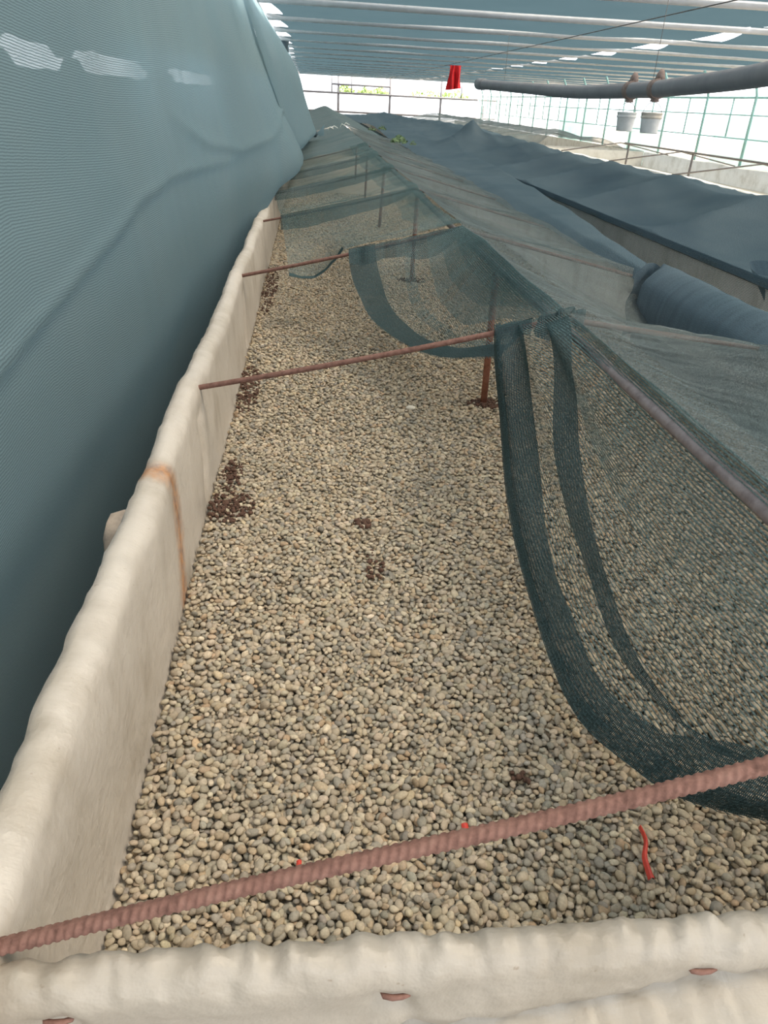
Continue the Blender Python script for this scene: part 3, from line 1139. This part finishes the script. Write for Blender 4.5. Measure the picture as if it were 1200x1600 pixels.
# right slope along the whole bed, falling over the right wall
def slope_right(u, v):
    yb = lerp(0.43, 16.5, u ** 1.3)
    ym = float(np.interp(yb, [0] + BAR_M + [40], [0] + BAR_R + [40]))
    tt = min(1.0, v / 0.8)
    if v < 0.8:
        x = lerp(RX, EX - 0.015, tt)
        y = lerp(yb, ym, tt)
        z = lerp(RT, 0.335, tt)
    else:
        k = (v - 0.8) / 0.2
        x = EX + 0.02 * k + 0.03 * math.sin(min(1, k * 1.5) * PI / 2) * (1 if k < .9 else 1)
        y = ym
        z = 0.330 - 0.42 * max(0, k - 0.25) ** 1.1
    full = BAR_M + [14.2, 15.8, 17.5]
    idx = max(0, int(np.searchsorted(full, yb, side='right')) - 1)
    ph = min(1, max(0, (yb - full[idx]) / (full[idx + 1] - full[idx])))
    dep = 0.06 if yb < 6.3 else 0.035
    if yb > full[0]:
        z -= dep * math.sin(PI * ph) * math.sin(PI * min(1, tt * 0.95)) ** 0.7
    if yb < 3.30:
        f1 = math.sin(PI * ph) ** 0.6 if yb > 1.83 else sstep((1.83 - yb) / 0.4)
        z -= (0.20 if yb > 1.83 else 0.10) * f1 * tt ** 2 if v < 0.8 else 0.24
    z += 0.008 * nz(x * 5, y * 3, 7) + 0.004 * nz(x * 18, y * 4, 1)
    if v >= 0.8:
        z += 0.004 * nz(y * 4, 2)
    if yb > 9:
        z += 0.05 * sstep((yb - 9) / 3) * nz(x * 2, y * 0.8, 5)
    return (x, y, z)


b = MB()
b.grid_m(slope_right, 220, 40)
b.build('panel', M['net_top'], net)


# heavy folded bundle of net over the right wall
def bundle(u, v):
    y = lerp(0.5, 3.42, u)
    a = lerp(-0.35, PI + 0.35, v)
    endr = sstep((1 - u) / 0.035) ** 0.5
    r = (0.085 + 0.012 * nz(y * 3, 4) + 0.007 * math.sin(y * 34 + 3 * nz(y * 5, 1)) * max(0, math.cos(a) * -1 + .3)) * (0.35 + 0.65 * endr)
    x = EX + 0.03 - math.cos(PI - a) * -1 * r * -1
    z = 0.285 + math.sin(a) * r * 1.15
    if v < 0.25:
        z -= (0.25 - v) / 0.25 * 0.24
    if v > 0.75:
        z -= (v - 0.75) / 0.25 * 0.3
    return (x, y + 0.02 * math.sin(a) * (u > .97), z)


def bundle2(u, v):
    y = lerp(0.5, 3.42, u)
    # profile from inside foot over the wall top to outside foot
    prof = [(EX - 0.085, 0.05), (EX - 0.10, 0.15), (EX - 0.105, 0.24), (EX - 0.085, 0.32), (EX - 0.03, 0.375), (EX + 0.02, 0.395), (EX + 0.07, 0.385),
            (EX + 0.105, 0.34), (EX + 0.125, 0.24), (EX + 0.13, 0.0), (EX + 0.14, -0.2)]
    x, z = sample_profile(prof, v)
    fold = 0.9 * nz(y * 7, v * 1.5, 2) + 0.5 * nz(y * 17, v * 2)
    w = sstep((0.30 - z) / 0.1) if v < 0.5 else 0.5
    x += (0.020 * fold * w + 0.018 * nz(y * 3, v * 3)) * (-1 if v < 0.5 else 1)
    z += 0.016 * nz(y * 2.5, 3) + 0.006 * nz(y * 9, v * 6)
    e = 1 - (1 - sstep((1 - u) / 0.03)) * 0.8
    x = lerp(EX + 0.03, x, e)
    y -= 0.05 * sstep((1 - u) / 0.03) * 0
    return (x, y + 0.03 * nz(v * 6, 2) * sstep((u - .9) / .1), z)


b = MB()
b.grid_m(bundle2, 190, 40)
o = b.build('folded_edge', M['net_dark'], net)
o['label'] = 'thick dark folded net over the right wall'
# end fold of the bundle
b = MB()
b.grid_m(lambda u, v: (lerp(EX - 0.11, EX + 0.06, v) + 0.01 * math.sin(u * 9), 3.40 + 0.035 * math.sin(v * PI) + 0.012 * nz(u * 6, v * 6), lerp(0.06, 0.34 + 0.055 * math.sin(v * PI), u)), 16, 16)
b.build('folded_end', M['net_dark'], net)
# string ties on the ridge far along
b = MB()
for k in (3, 4, 6, 7):
    x0, y0 = lerp(0.10, 0.66, k / 8), 14.6 + 0.3 * nz(k, 3)
    zz = lerp(0.30, RT, (x0 - WX) / (RX - WX)) + 0.03
    b.tube([(x0, y0, zz), (x0 + 0.03, y0 + 0.05, zz + 0.05 + 0.04 * nz(k, 7)), (x0 + 0.09, y0 - 0.06, zz + 0.02)], 0.007, 5)
o = b.build('string_tie', M['string'], net)
o['label'] = 'pale strings tied on the far ridge'

# ------------------------------------------------------------ second bed
B2L, B2M, B2R = 2.27, 3.40, 4.50
bed2 = thing('raised_bed', 'second raised bed to the right, fully covered by slate shade net', 'raised bed', (3.4, 8, GZ))
b = MB()
b.grid(lambda u, v: (B2L + 0.012 * nz(u * 60, v * 3), lerp(2.6, 40, u), lerp(GZ, 0.285, v)), 120, 6)
b.build('side_wall', M['tarp_far'], bed2)
b = MB()
b.grid(lambda u, v: (B2R, lerp(2.6, 40, u), lerp(GZ, 0.285, v)), 60, 2)
b.build('side_wall', M['tarp_far'], bed2)
b = MB()
b.grid(lambda u, v: (lerp(B2L, B2R, u), 2.6, lerp(GZ, 0.285, v)), 20, 2)
b.build('end_wall', M['tarp_far'], bed2)
b = MB()
b.tube([(B2L, 2.6, 0.275), (B2L, 8, 0.275), (B2L, 40, 0.275)], 0.017, 8)
b.build('rail', M['ridge'], bed2)
b = MB()
b.tube([(B2M, 2.6, 0.38), (B2M, 8, 0.38), (B2M, 40, 0.38)], 0.012, 8)
b.build('ridge_pipe', M['ridge'], bed2)

net2 = thing('shade_net', 'wide slate blue shade net stretched over the second bed at right', 'shade net', (3.4, 8, 0))


def tent(x, y):
    z = 0.0
    d = math.hypot((x - 2.62) / 1.0, (y - 13.3) / 1.6)
    z += 0.50 * math.exp(-d * 2.7)
    z += 0.15 * math.exp(-(((x - 1.95) / 1.0) ** 2 + ((y - 21) / 4.0) ** 2))
    z += 0.13 * math.exp(-(((x - 4.5) / 1.2) ** 2 + ((y - 22) / 4.0) ** 2))
    return z


def cover2(u, v):
    y = lerp(3.05, 40, u ** 1.6)
    if v < 0.12:                      # edge rolled round the rail
        k = v / 0.12
        x, z = B2L - 0.022 - 0.005 * (1 - k), lerp(0.272, 0.315, k)
        t = 0
    elif v < 0.56:
        t = (v - 0.12) / 0.44
        x, z = lerp(B2L - 0.02, B2M, t), lerp(0.322, 0.515, t)
    else:
        t = 1 - (v - 0.56) / 0.44
        x, z = lerp(B2M, B2R + .05, 1 - t), lerp(0.322, 0.515, t)
    ph = ((y - 5.05 - 0.65 * t) / 1.65) % 1.0
    s = math.sin(PI * ph) ** 0.8
    if v >= 0.12:
        z -= 0.14 * s * (0.10 + math.sin(PI * min(t, .93)) ** 0.6)
        z += 0.014 * nz(x * 2.4, y * 1.1) + tent(x, y)
    else:
        z += 0.006 * nz(y * 3, 4) * (1 - v / 0.12)
    return (x, y, z)


b = MB()
b.grid_m(cover2, 320, 60)
b.build('panel', M['net_bed'], net2)
# thin net hanging on the side wall below the rail
b = MB()
b.grid_m(lambda u, v: (B2L - 0.025 - 0.02 * (1 - v) + 0.006 * nz(u * 90, v * 3), lerp(3.0, 22, u), lerp(-0.30, 0.29, v)), 160, 8)
b.build('side_skirt', M['net_top'], net2)
# loose corner at the near end
b = MB()
CORN = [(2.26, 3.62, 0.29), (2.255, 3.75, 0.365), (2.42, 3.45, 0.37), (2.60, 3.0, 0.36)]
cs = spline(CORN, 30)
b.grid_m(lambda u, v: tuple(along(cs, u) + Vector((0.05 * v, -0.30 * v, -0.26 * v + 0.01 * nz(u * 8, v * 5)))), 24, 8)
b.build('loose_corner', M['net_dark'], net2)

# the far crossover net between the two beds
bb = MB()


def cross(u, v):
    y = lerp(3.5, 40, u ** 1.5)
    xo = interp(y, [3.5, 4.0, 4.6, 5.7, 7.2, 8.5, 10], [1.66, 1.70, 1.77, 1.92, 2.05, 2.15, 2.26])
    k = 1 - sstep((y - 7.5) / 2.0)
    if v < 0.7:
        t = v / 0.7
        x = lerp(1.54, xo, t)
        z = 0.348 - 0.035 * max(0, 1 - t * 3.5) + 0.012 * math.sin(PI * t) * k - 0.03 * math.sin(PI * t) * (1 - k)
    else:
        t = (v - 0.7) / 0.3
        x = xo + 0.035 * math.sin(t * PI / 2) * k + 0.03 * t * (1 - k)
        z = 0.348 - 0.30 * t ** 1.4 * k
    z += 0.016 * nz(x * 2, y * 1.6, 5) + tent(x, y) * 0.9 + 0.012 * nz(y * 1.7, 8) * k
    return (x, y, z)


bb.grid_m(cross, 150, 24)
bb.build('path_cover', M['net_bed'], net2)

# far part of the near bed beyond y 16.5
far_net = thing('shade_net', 'grey green shade net over the far end of the near bed', 'shade net', (RX, 20, 0))
b = MB()


def farn(u, v):
    y = lerp(16.4, 41, u)
    x = lerp(-0.30, 1.65, v)
    t = 1 - abs((x - RX) / 0.96)
    z = lerp(0.30, RT + 0.01, max(0, min(1, t))) + 0.02 * nz(x * 2, y * 0.7, 3) - 0.02 * math.sin(PI * ((y / 1.6) % 1)) * math.sin(PI * max(0, t))
    return (x, y, z + 0.12 * math.exp(-(((x - 0.5) / .5) ** 2 + ((y - 34) / 6) ** 2)))


b.grid_m(farn, 120, 30)
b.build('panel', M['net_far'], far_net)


# sprigs lying on the net
def sprig(x, y, z, w, n, label):
    t = thing('plant_sprig', label, 'plant', (x, y, z), 'withered sprigs on the net')
    b = MB()
    for _ in range(n):
        a, r = random.random() * 2 * PI, random.random() ** 0.6
        p = Vector((x + math.cos(a) * r * w, y + math.sin(a) * r * w * 2.2, z + random.random() * w * 0.9 * (1.1 - r)))
        d = Vector((random.uniform(-1, 1), random.uniform(-1, 1), random.uniform(-.2, .8))).normalized()
        q = d.orthogonal().normalized()
        s = w * 0.28
        b.add([p - d * s, p + q * s * 0.45, p + d * s, p - q * s * 0.45], [(0, 1, 2, 3)])
    b.build('foliage', M['dry_leaf'], t)
    b = MB()
    b.tube([(x - w * .8, y, z), (x, y, z + w * .3), (x + w * .9, y, z)], w * 0.06, 5)
    b.build('stem', M['stem'], t)


sprig(1.42, 13.2, 0.42, 0.13, 130, 'largest clump of dark withered leaves lying on the far net')
sprig(1.62, 13.0, 0.40, 0.06, 40, 'small clump of withered leaves just right of the largest clump')
sprig(1.22, 16.6, 0.46, 0.08, 50, 'small withered sprig on the net, left of the largest clump')
sprig(1.50, 17.4, 0.46, 0.09, 50, 'withered sprig on the net, behind the largest clump')

# ------------------------------------------------------------ third bed, uncovered
B3L, B3M, B3R = 4.80, 5.80, 6.95
bed3 = thing('raised_bed', 'third raised bed at far right with cream walls and no net', 'raised bed', (5.8, 12, GZ))
for nm, x, y0, y1, mt in (('side_wall', B3L, 6, 16.6, M['tarp_far']), ('side_wall', B3R, 6, 16.6, M['tarp_far'])):
    b = MB()
    b.grid(lambda u, v: (x + (0, 0, 0.07, 0.08)[min(3, int(v * 3 + .01))] + 0.02 * nz(u * 14, v * 2, x), lerp(y0, y1, u),
                         (GZ, 0.29, 0.30, GZ)[min(3, int(v * 3 + .01))] + 0.02 * nz(u * 12, x)), 60, 3)
    b.build(nm, mt, bed3)
b = MB()
b.grid(lambda u, v: (lerp(B3L, B3R, u), 16.6 + 0.03 * nz(u * 5, v * 3), lerp(GZ, 0.30, v)), 20, 4)
b.build('end_wall', M['tarp_far'], bed3)
b = MB()
b.grid(lambda u, v: (lerp(B3L, B3R, u), lerp(6, 16.6, v), 0.02), 4, 12)
b.build('fill', M['pale_stone'], bed3)
bed4 = thing('raised_bed', 'farther cream walled bed beyond the uncovered one at right', 'raised bed', (5.8, 20, GZ))
for x in (B3L, B3R):
    b = MB()
    b.grid(lambda u, v: (x + 0.02 * nz(u * 14, v * 2, x), lerp(17.4, 40, u), lerp(GZ, 0.30, v)), 50, 3)
    b.build('side_wall', M['tarp_far'], bed4)
b = MB()
b.grid(lambda u, v: (lerp(B3L, B3R, u), 17.4 + 0.03 * nz(u * 5, v * 3), lerp(GZ, 0.30, v)), 20, 4)
b.build('end_wall', M['tarp_far'], bed4)
b = MB()
b.grid(lambda u, v: (lerp(B3L, B3R, u), lerp(17.4, 40, v), 0.02), 4, 12)
b.build('fill', M['pale_stone'], bed4)
for i, y in enumerate((9.6, 12.0, 14.6)):
    b = MB()
    b.tube([(B3M, y, 0.0), (B3M + 0.01, y, 0.50)], 0.018, 8)
    tag(b.build('post', M['wire'], loc=(B3M, y, 0.0)), ['dark post in the uncovered bed, at the right edge of the picture', 'dark post in the uncovered bed, middle of three',
                                                            'dark post in the uncovered bed, farthest of three'][i], 'post', 'posts in the uncovered bed')
    b = MB()
    b.tube([(B3L, y + 0.8, 0.30), (B3M, y + 0.4, 0.50), (B3R, y + 0.8, 0.31)], 0.010, 6)
    tag(b.build('rebar', M['wire'], loc=(B3M, y, 0.50)), 'thin rusty bar over the uncovered bed, %s of three' % ('nearest', 'middle', 'farthest')[i], 'metal bar', 'bars over the uncovered bed')
b = MB()
b.tube([(B3M, 7, 0.51), (B3M, 14.8, 0.505)], 0.015, 8)
tag(b.build('ridge_pipe', M['wire'], loc=(B3M, 7, 0.5)), 'thin dark pipe along the posts of the uncovered bed', 'pipe')
net3 = thing('shade_net', 'crumpled grey green net over the farther bed at right', 'shade net', (5.8, 20, 0))
b = MB()


def cover3(u, v):
    y = lerp(17.6, 40, u)
    x = lerp(B3L - 0.08, B3R + 0.08, v)
    t = 1 - abs(v - 0.5) * 2
    open_ = 1 - sstep(u / 0.08)
    z = lerp(0.31, 0.56, t ** 0.9) + 0.04 * nz(x * 2.4, y * 1.2, 8) - 0.10 * open_ * math.sin(v * 9) ** 2
    y += 0.9 * open_ * math.sin(v * 5)
    return (x, y, z)


b.grid_m(cover3, 90, 30)
b.build('panel', M['net_top'], net3)

# ------------------------------------------------------------ curtain of shade net on the left
KEYS = [0.0, 3.2, 4.8, 6.2, 7.3, 8.6]
PROFS = [
    [(-0.69, 2.05), (-0.64, 1.5), (-0.60, 1.0), (-0.565, 0.6), (-0.57, 0.25), (-0.64, 0.0), (-0.70, -0.44)],
    [(-0.69, 2.05), (-0.62, 1.5), (-0.57, 1.0), (-0.52, 0.6), (-0.50, 0.28), (-0.58, 0.0), (-0.66, -0.44)],
    [(-0.69, 2.05), (-0.585, 1.5), (-0.50, 1.05), (-0.43, 0.65), (-0.425, 0.33), (-0.52, 0.0), (-0.62, -0.44)],
    [(-0.69, 2.05), (-0.555, 1.5), (-0.43, 1.1), (-0.31, 0.75), (-0.235, 0.46), (-0.28, 0.335), (-0.37, 0.32)],
    [(-0.69, 2.05), (-0.55, 1.5), (-0.40, 1.1), (-0.27, 0.78), (-0.105, 0.50), (-0.13, 0.39), (-0.30, 0.335)],
    [(-0.69, 2.05), (-0.53, 1.5), (-0.38, 1.1), (-0.25, 0.78), (-0.085, 0.47), (-0.12, 0.37), (-0.30, 0.335)],
]


def prof_at(keys, profs, y, v):
    k = int(np.searchsorted(keys, y, side='right')) - 1
    k = max(0, min(len(keys) - 2, k))
    t = sstep((y - keys[k]) / (keys[k + 1] - keys[k]))
    m = len(profs[0]) - 1
    s = v * m

    def cr(P):
        i = min(int(s), m - 1)
        u = s - i
        a, b_, c, d = (Vector(P[max(0, min(m, j))]) for j in (i - 1, i, i + 1, i + 2))
        return 0.5 * ((2 * b_) + (c - a) * u + (2 * a - 5 * b_ + 4 * c - d) * u * u + (3 * b_ - a - 3 * c + d) * u ** 3)
    return cr(profs[k]).lerp(cr(profs[k + 1]), t)


def curtain(u, v):
    y = lerp(0.15, 8.6, u)
    p = prof_at(KEYS, PROFS, y, v)
    x, z = p.x, p.y
    w = 1 - abs(v * 2 - 1) ** 3
    x += w * (0.020 * nz(y * 0.9, z * 0.8) + 0.010 * nz(y * 2.6, z * 1.0, 3) + 0.003 * nz(y * 9, z * 3, 6))
    # long slanting crease where the net is doubled
    zc = interp(y, [0.2, 1.45, 1.9, 2.5, 3.0, 3.8, 5.0, 7.0], [0.40, 0.575, 0.625, 0.70, 0.715, 0.69, 0.66, 0.63])
    d = z - zc
    if abs(d) < 0.25:
        x += 0.020 * math.exp(-(d / 0.016) ** 2) * (1 - sstep((y - 3.2) / 2.5)) + (0.012 * sstep((d + 0.05) / 0.09) * (1 - sstep((d - 0.05) / 0.2)))
    # second fold curling under at the far bulge
    zc2 = interp(y, [3.0, 4.0, 5.0, 6.5, 8], [0.98, 0.78, 0.70, 0.74, 0.86])
    if y > 3:
        x += 0.018 * math.exp(-((z - zc2) / 0.03) ** 2) * sstep((y - 3) / 0.8)
    # top edge scalloped between the roof ties
    if v < 0.12:
        z -= 0.06 * (1 - v / 0.12) * math.sin(PI * ((y - PUR[0]) / 2.4 % 1.0))
    return (x, y, z)


cur = thing('shade_net_curtain', 'tall blue grey shade net curtain hanging down the left side, near part', 'net curtain', (-0.6, 4, GZ))
b = MB()
b.grid_m(curtain, 230, 110)
b.build('panel', M['net_wall'], cur)

KEYS2 = [8.0, 10.5, 13.0, 15.0, 40]
PROFS2 = [
    [(-0.69, 2.05), (-0.55, 1.6), (-0.44, 1.25), (-0.33, 0.95), (-0.25, 0.62), (-0.28, 0.42), (-0.32, 0.32)],
    [(-0.69, 2.05), (-0.42, 1.6), (-0.28, 1.28), (-0.16, 0.95), (-0.06, 0.66), (-0.03, 0.50), (-0.22, 0.37)],
    [(-0.69, 2.05), (-0.38, 1.6), (-0.20, 1.30), (-0.09, 0.95), (0.02, 0.66), (0.08, 0.49), (-0.08, 0.40)],
    [(-0.69, 2.05), (-0.50, 1.6), (-0.40, 1.30), (-0.36, 0.95), (-0.34, 0.66), (-0.33, 0.50), (-0.33, 0.35)],
    [(-0.69, 2.05), (-0.65, 1.6), (-0.62, 1.30), (-0.60, 0.95), (-0.58, 0.66), (-0.56, 0.50), (-0.55, 0.20)],
]


def curtain2(u, v):
    y = lerp(8.2, 40, u ** 1.7)
    p = prof_at(KEYS2, PROFS2, y, v)
    w = 1 - abs(v * 2 - 1) ** 3
    x = p.x + w * (0.025 * nz(y * 0.9, p.y * 0.8, 9) + 0.012 * nz(y * 2.2, p.y, 4))
    return (x, y, p.y)


cur2 = thing('shade_net_curtain', 'farther blue grey shade net curtain behind the near one, tied at its foot', 'net curtain', (-0.5, 13, GZ))
b = MB()
b.grid_m(curtain2, 150, 50)
b.build('panel', M['net_wall'], cur2)
b = MB()
V2_, F2_ = ico(2)
b.add([(0.065 + p[0] * 0.045 * (1 + .4 * nz(*(p * 2))), 12.9 + p[1] * 0.06, 0.485 + p[2] * 0.045 * (1 + .5 * nz(*(p * 3)))) for p in V2_], [tuple(f) for f in F2_])
o = b.build('tie_knot', M['net_dark'], cur2)
o['label'] = 'dark knot tying the foot of the curtain'
b = MB()
b.grid(lambda u, v: (0.11 + 0.10 * u, 12.88, 0.47 + 0.11 * v * (0.4 + u) + 0.02 * nz(u * 4, v * 4)), 6, 6)
b.build('loose_end', M['net_wall'], cur2)
# dark bunches where the curtain is tied to the roof edge
for y, h, par in ((18.5, 0.40, cur2), (20.2, 0.28, cur2), (24.5, 0.34, cur2), (28.0, 0.3, cur2)):
    b = MB()
    pts = [(-0.56 - 0.012 * (y - 18) + 0.05 * nz(y, k), y + 0.1 * nz(k, y), PZ + 0.02 - h * k / 6) for k in range(7)]
    b.tube(pts, [0.05, 0.10, 0.12, 0.10, 0.08, 0.05, 0.015], 8)
    b.build('tied_bunch', M['net_dark'], par)

# ------------------------------------------------------------ hanging pipe with buckets
pipe = thing('hanging_pipe', 'thick grey plastic pipe slung under the roof at right', 'pipe', (3.4, 9, 1.3))
PIPE = spline([(3.02, 15.1, 1.325), (3.20, 14.0, 1.29), (3.366, 12.76, 1.252), (3.50, 11.05, 1.207), (3.517, 8.95, 1.215), (3.42, 7.668, 1.232), (3.10, 5.588, 1.272), (2.6, 3.6, 1.34)], 90)
b = MB()
b.tube(PIPE, 0.078, 20)
b.build('tube', M['grey_plastic'], pipe)
b = MB()
d0 = (PIPE[1] - PIPE[0]).normalized()
b.tube([PIPE[0] - d0 * 0.02, PIPE[0] + d0 * 0.25], 0.09, 20)
b.build('end_cap', M['grey_plastic'], pipe)
for i, (t, dz) in enumerate(((0.15, 0.7), (0.62, 0.7), (0.86, 0.65))):
    p = along(PIPE, t)
    b = MB()
    b.tube([(p.x, p.y, p.z + 0.06), (p.x, p.y, PZ)], 0.003, 6)
    b.build('hanger_wire', M['wire'], pipe)


def nearest_pipe(y):
    return min(PIPE, key=lambda p: abs(p.y - y))


CL = []
for i, y in enumerate((9.08, 8.32)):
    p = nearest_pipe(y)
    p = Vector((interp(y, [q.y for q in PIPE[::-1]], [q.x for q in PIPE[::-1]]), y, interp(y, [q.y for q in PIPE[::-1]], [q.z for q in PIPE[::-1]])))
    d = Vector((0.08, -1, 0.01)).normalized()
    t = thing('pipe_clamp', ['rusty clamp round the grey pipe above the left bucket', 'rusty clamp round the grey pipe above the right bucket'][i], 'clamp', tuple(p), 'clamps on the hanging pipe')
    b = MB()
    b.tube([p - d * 0.05, p - d * 0.045, p + d * 0.045, p + d * 0.05], [0.086, 0.093, 0.093, 0.086], 18)
    b.build('band', M['clamp'], t)
    b = MB()
    b.tube([p + Vector((0.01, 0, 0.07)), p + Vector((0.015, 0, 0.13)), p + Vector((0.02, 0, 0.17))], [0.055, 0.042, 0.02], 8)
    b.build('lug', M['clamp'], t)
    b = MB()
    b.tube([p + Vector((0, 0, -0.07)), p + Vector((0, 0, -0.115))], [0.04, 0.05], 8)
    b.build('foot', M['clamp'], t)
    CL.append(p)
for i, p in enumerate(CL):
    bx, by = p.x, p.y
    hgt, r = 0.185, 0.102
    zt = p.z - 0.215
    t = thing('bucket', ['white plastic bucket hanging below the grey pipe, left one', 'white plastic bucket with a brownish rim hanging below the pipe, right one'][i], 'bucket', (bx, by, zt - hgt), 'buckets hanging from the pipe')
    b = MB()
    b.lathe([(0.0, -hgt), (r * 0.84, -hgt), (r * 0.86, -hgt + 0.01), (r * 0.97, -0.05), (r * 0.975, 0.0), (r * 0.94, 0.0), (r * 0.93, -0.05), (r * 0.82, -hgt + 0.012), (0, -hgt + 0.012)], 28, (bx, by, zt))
    b.build('body', M['bucket'], t)
    b = MB()
    b.lathe([(r * 0.97, -0.052), (r * 1.03, -0.05), (r * 1.04, -0.03), (r * 1.0, -0.028), (r * 1.0, -0.012), (r * 1.05, -0.010), (r * 1.05, 0.006), (r * 0.95, 0.006)], 28, (bx, by, zt))
    b.build('rim', M['bucket_rim'] if i else M['bucket'], t)
    b = MB()
    b.tube([(bx - r, by, zt - 0.03)] + [(bx - r * math.cos(a), by, zt - 0.03 + 0.13 * math.sin(a)) for a in np.linspace(0.15, PI - 0.15, 12)] + [(bx + r, by, zt - 0.03)], 0.0035, 6)
    b.build('handle', M['wire'], t)

# red cloth hanging from the roof
b = MB()
RP = PUR[8]


def cloth(u, v):
    half = -1 if u < 0.5 else 1
    w = lerp(0.15, 0.22, v)
    x = 4.33 + (u - 0.5) * 2 * w + 0.03 * v * half * 0.3 + 0.02 * math.sin(v * 5 + u * 8)
    cleft = math.exp(-((u - 0.55) / 0.05) ** 2) * sstep((v - 0.1) / 0.4)
    z = PZ - 0.02 - 0.66 * v * (1 - 0.10 * u * 1.0) - 0.0
    y = RP - 0.05 + 0.05 * math.sin(u * 14) * (0.4 + v) + 0.07 * cleft
    return (x, y, z)


b.grid(cloth, 40, 24)
b.grid(lambda u, v: tuple(Vector(cloth(u, v)) + Vector((0, 0.05, 0))), 40, 24)
tag(b.build('red_cloth', M['red_cloth'], loc=(4.33, RP, PZ - 0.6)), 'bright red cloth hanging from a roof pipe near the far end', 'cloth')

# ------------------------------------------------------------ light
w = bpy.data.worlds.new('World')
scene.world = w
w.use_nodes = True
nt = w.node_tree
nt.nodes.clear()
bg = nt.nodes.new('ShaderNodeBackground')
bg.inputs[0].default_value = (0.90, 0.95, 1.0, 1)
bg.inputs[1].default_value = 3.8
ow = nt.nodes.new('ShaderNodeOutputWorld')
nt.links.new(bg.outputs[0], ow.inputs[0])

sun = bpy.data.lights.new('sun', 'SUN')
sun.energy = 13.0
sun.angle = math.radians(26)
sun.color = (1.0, 0.88, 0.71)
so = bpy.data.objects.new('sun', sun)
col.objects.link(so)
dirv = Vector((-0.62, 0.12, -1.0)).normalized()
so.rotation_euler = dirv.to_track_quat('-Z', 'Y').to_euler()
so.location = (5, -4, 12)

# ------------------------------------------------------------ camera
F = 1150.0
a = Vector((485 - 600, 800 - 150, F))
bvec = Vector((1, -0.052, 0))
Yc = a.normalized()
Zc = bvec.cross(a).normalized()
if Zc.y < 0:
    Zc = -Zc
Xc = Yc.cross(Zc)
if Xc.x < 0:
    Xc = -Xc
right = Vector((Xc.x, Yc.x, Zc.x))
up = Vector((Xc.y, Yc.y, Zc.y))
fwd = Vector((Xc.z, Yc.z, Zc.z))
cd = bpy.data.cameras.new('camera')
cd.sensor_fit = 'VERTICAL'
cd.sensor_height = 24
cd.lens = F / 1600 * 24
cd.clip_start = 0.05
cd.clip_end = 300
co = bpy.data.objects.new('camera', cd)
col.objects.link(co)
Mx = Matrix((right, up, -fwd)).transposed().to_4x4()
Mx.translation = (0, 0, 1.0)
co.matrix_world = Mx
scene.camera = co

scene.view_settings.view_transform = 'Standard'
scene.view_settings.look = 'None'
scene.view_settings.gamma = 1
scene.view_settings.use_curve_mapping = False
scene.view_settings.exposure = 0.1
scene.cycles.transparent_max_bounces = 32
